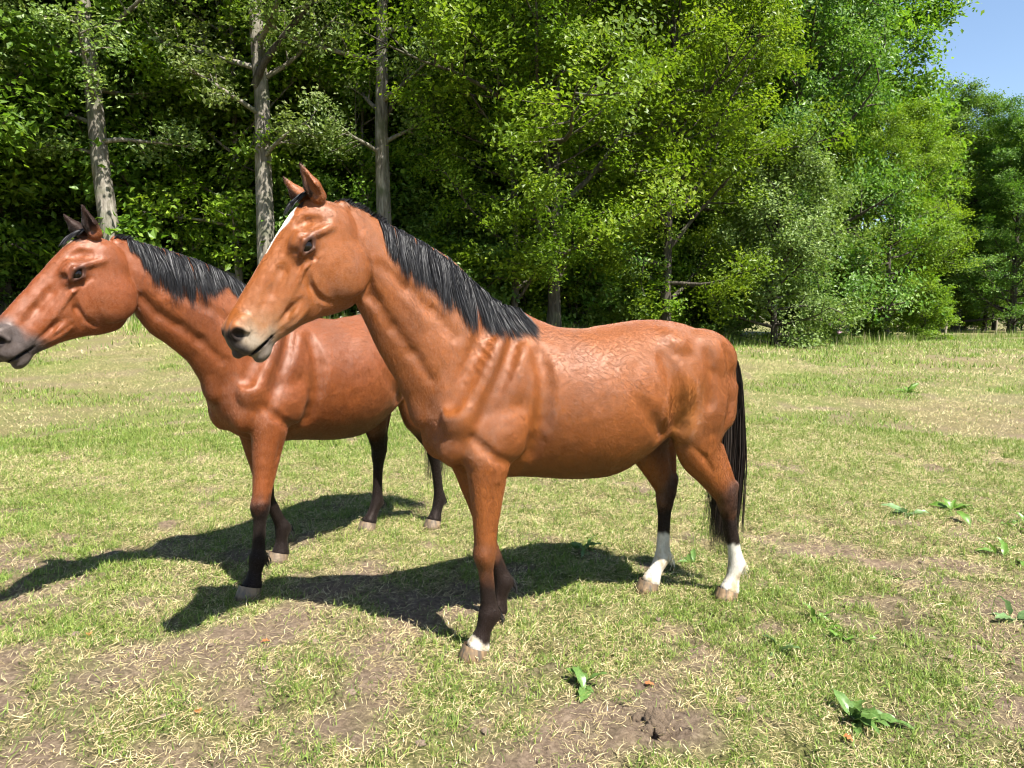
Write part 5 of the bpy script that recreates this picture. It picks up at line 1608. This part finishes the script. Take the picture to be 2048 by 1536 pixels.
stick(452, 1410, .11, .007, 2.0, "short thick piece of pale wood on the soil, lower left", 1)
stick(190, 1472, .25, .003, .25, "long thin dry stalk on bare soil at the bottom left", 2)
stick(125, 1182, .10, .004, .1, "white bleached straw at the edge of the far horse's shadow", 3)

# fence posts with a wire at the far right
M_POST = rough_mat("weathered post wood", (.12, .095, .065), (.34, .29, .21), 14)
def fence_post(px, d, hgt, rad, lab, tilt=0.0):
    x = px2x(px, d)
    z0 = float(ground_h(np.array([x]), np.array([d]))[0])
    P = np.array([[0, 0, -.2], [0, 0, .3 * hgt], [0, 0, .97 * hgt], [0, 0, hgt], [0, 0, hgt + .001]])
    V, Q = tubes([P], [np.array([rad * 1.06, rad * 1.03, rad, rad * .85, .001])], [10])
    o = empty("fence_post", (x, d, z0)); o.rotation_euler = (0, tilt, 0)
    tag(o, lab, "post", "fence posts by the wood")
    link("post", mesh_np("fence_post", V, Q, M_POST, True), o)
    V, Q = tubes([np.array([[rad + .01, 0, hgt * .85], [rad + .03, 0, hgt * .85], [rad + .045, 0, hgt * .85]])], [np.array([.02, .025, .012])], [6])
    link("insulator", mesh_np("insulator", V, Q, M_HOOF_B, True), o)
    return o
fence_post(1888, 37, .95, .055, "pale weathered fence post beside the yellow green bush", .05)
fence_post(1553, 31, 1.0, .045, "dark thin post in front of the willow", 0)
fence_post(1990, 47, 1.0, .05, "small far post under the lone maple", 0)

# rhododendron with pink flower heads
M_PINK = NT("pink petal"); M_PINK.b.inputs["Base Color"].default_value = (.62, .36, .52, 1); M_PINK.b.inputs["Roughness"].default_value = .6
rho = SP_SHR.place("rhododendron", "flowering bush with pale pink blossom heads below the willow", "shrub", px2x(1645, 31.5), 31.5, .7, .52)
fr = np.random.default_rng(77)
for q in range(13):
    a = fr.uniform(-2.7, -.4); zz = fr.uniform(.9, 3.1); rad = 1.75 * math.sqrt(max(.15, 1 - ((zz - 1.5) / 2.1) ** 2))
    n_ = 46
    dirs = fr.normal(size=(n_, 3)); dirs /= np.linalg.norm(dirs, axis=1, keepdims=True)
    V, T, tn = leaf_mesh(dirs * .15, dirs + fr.normal(size=(n_, 3)) * .3, np.full(n_, .13), fr, fr.random(n_), .8, .2)
    c = link("flower_head", mesh_np("flower_head", V, T, M_PINK.m, False), rho)
    c.location = (math.cos(a - .7) * rad, math.sin(a - .7) * rad, zz)
# tall grass and meadow flowers along the wood edge
def edge_grass():
    r = np.random.default_rng(55)
    n = 15000
    px = r.uniform(-300, 2100, n)
    d = np.interp(px, [-300, 300, 800, 1100, 1500, 1700, 1900, 2100], [19.5, 21.5, 22.6, 23.5, 27.5, 31.5, 36.5, 44]) + r.normal(size=n) * .8 + np.abs(r.normal(size=n)) * .8
    x = px2x(px, d)
    col, isst, _ = blade_colours(x, d, n, 56, .30)
    V, Q, C = blades(x, d, r.uniform(.2, .75, n) * r.uniform(.4, 1, n), r.uniform(.012, .024, n), r.uniform(.1, .9, n), col, 1, .2, 57)
    o = link("tall_grass", mesh_np("tall_grass", V, Q, M_GRASS, False, {"tint": C}))
    tag(o, "taller uncut grass fringe along the foot of the wood", "grass", kind="stuff")
edge_grass()
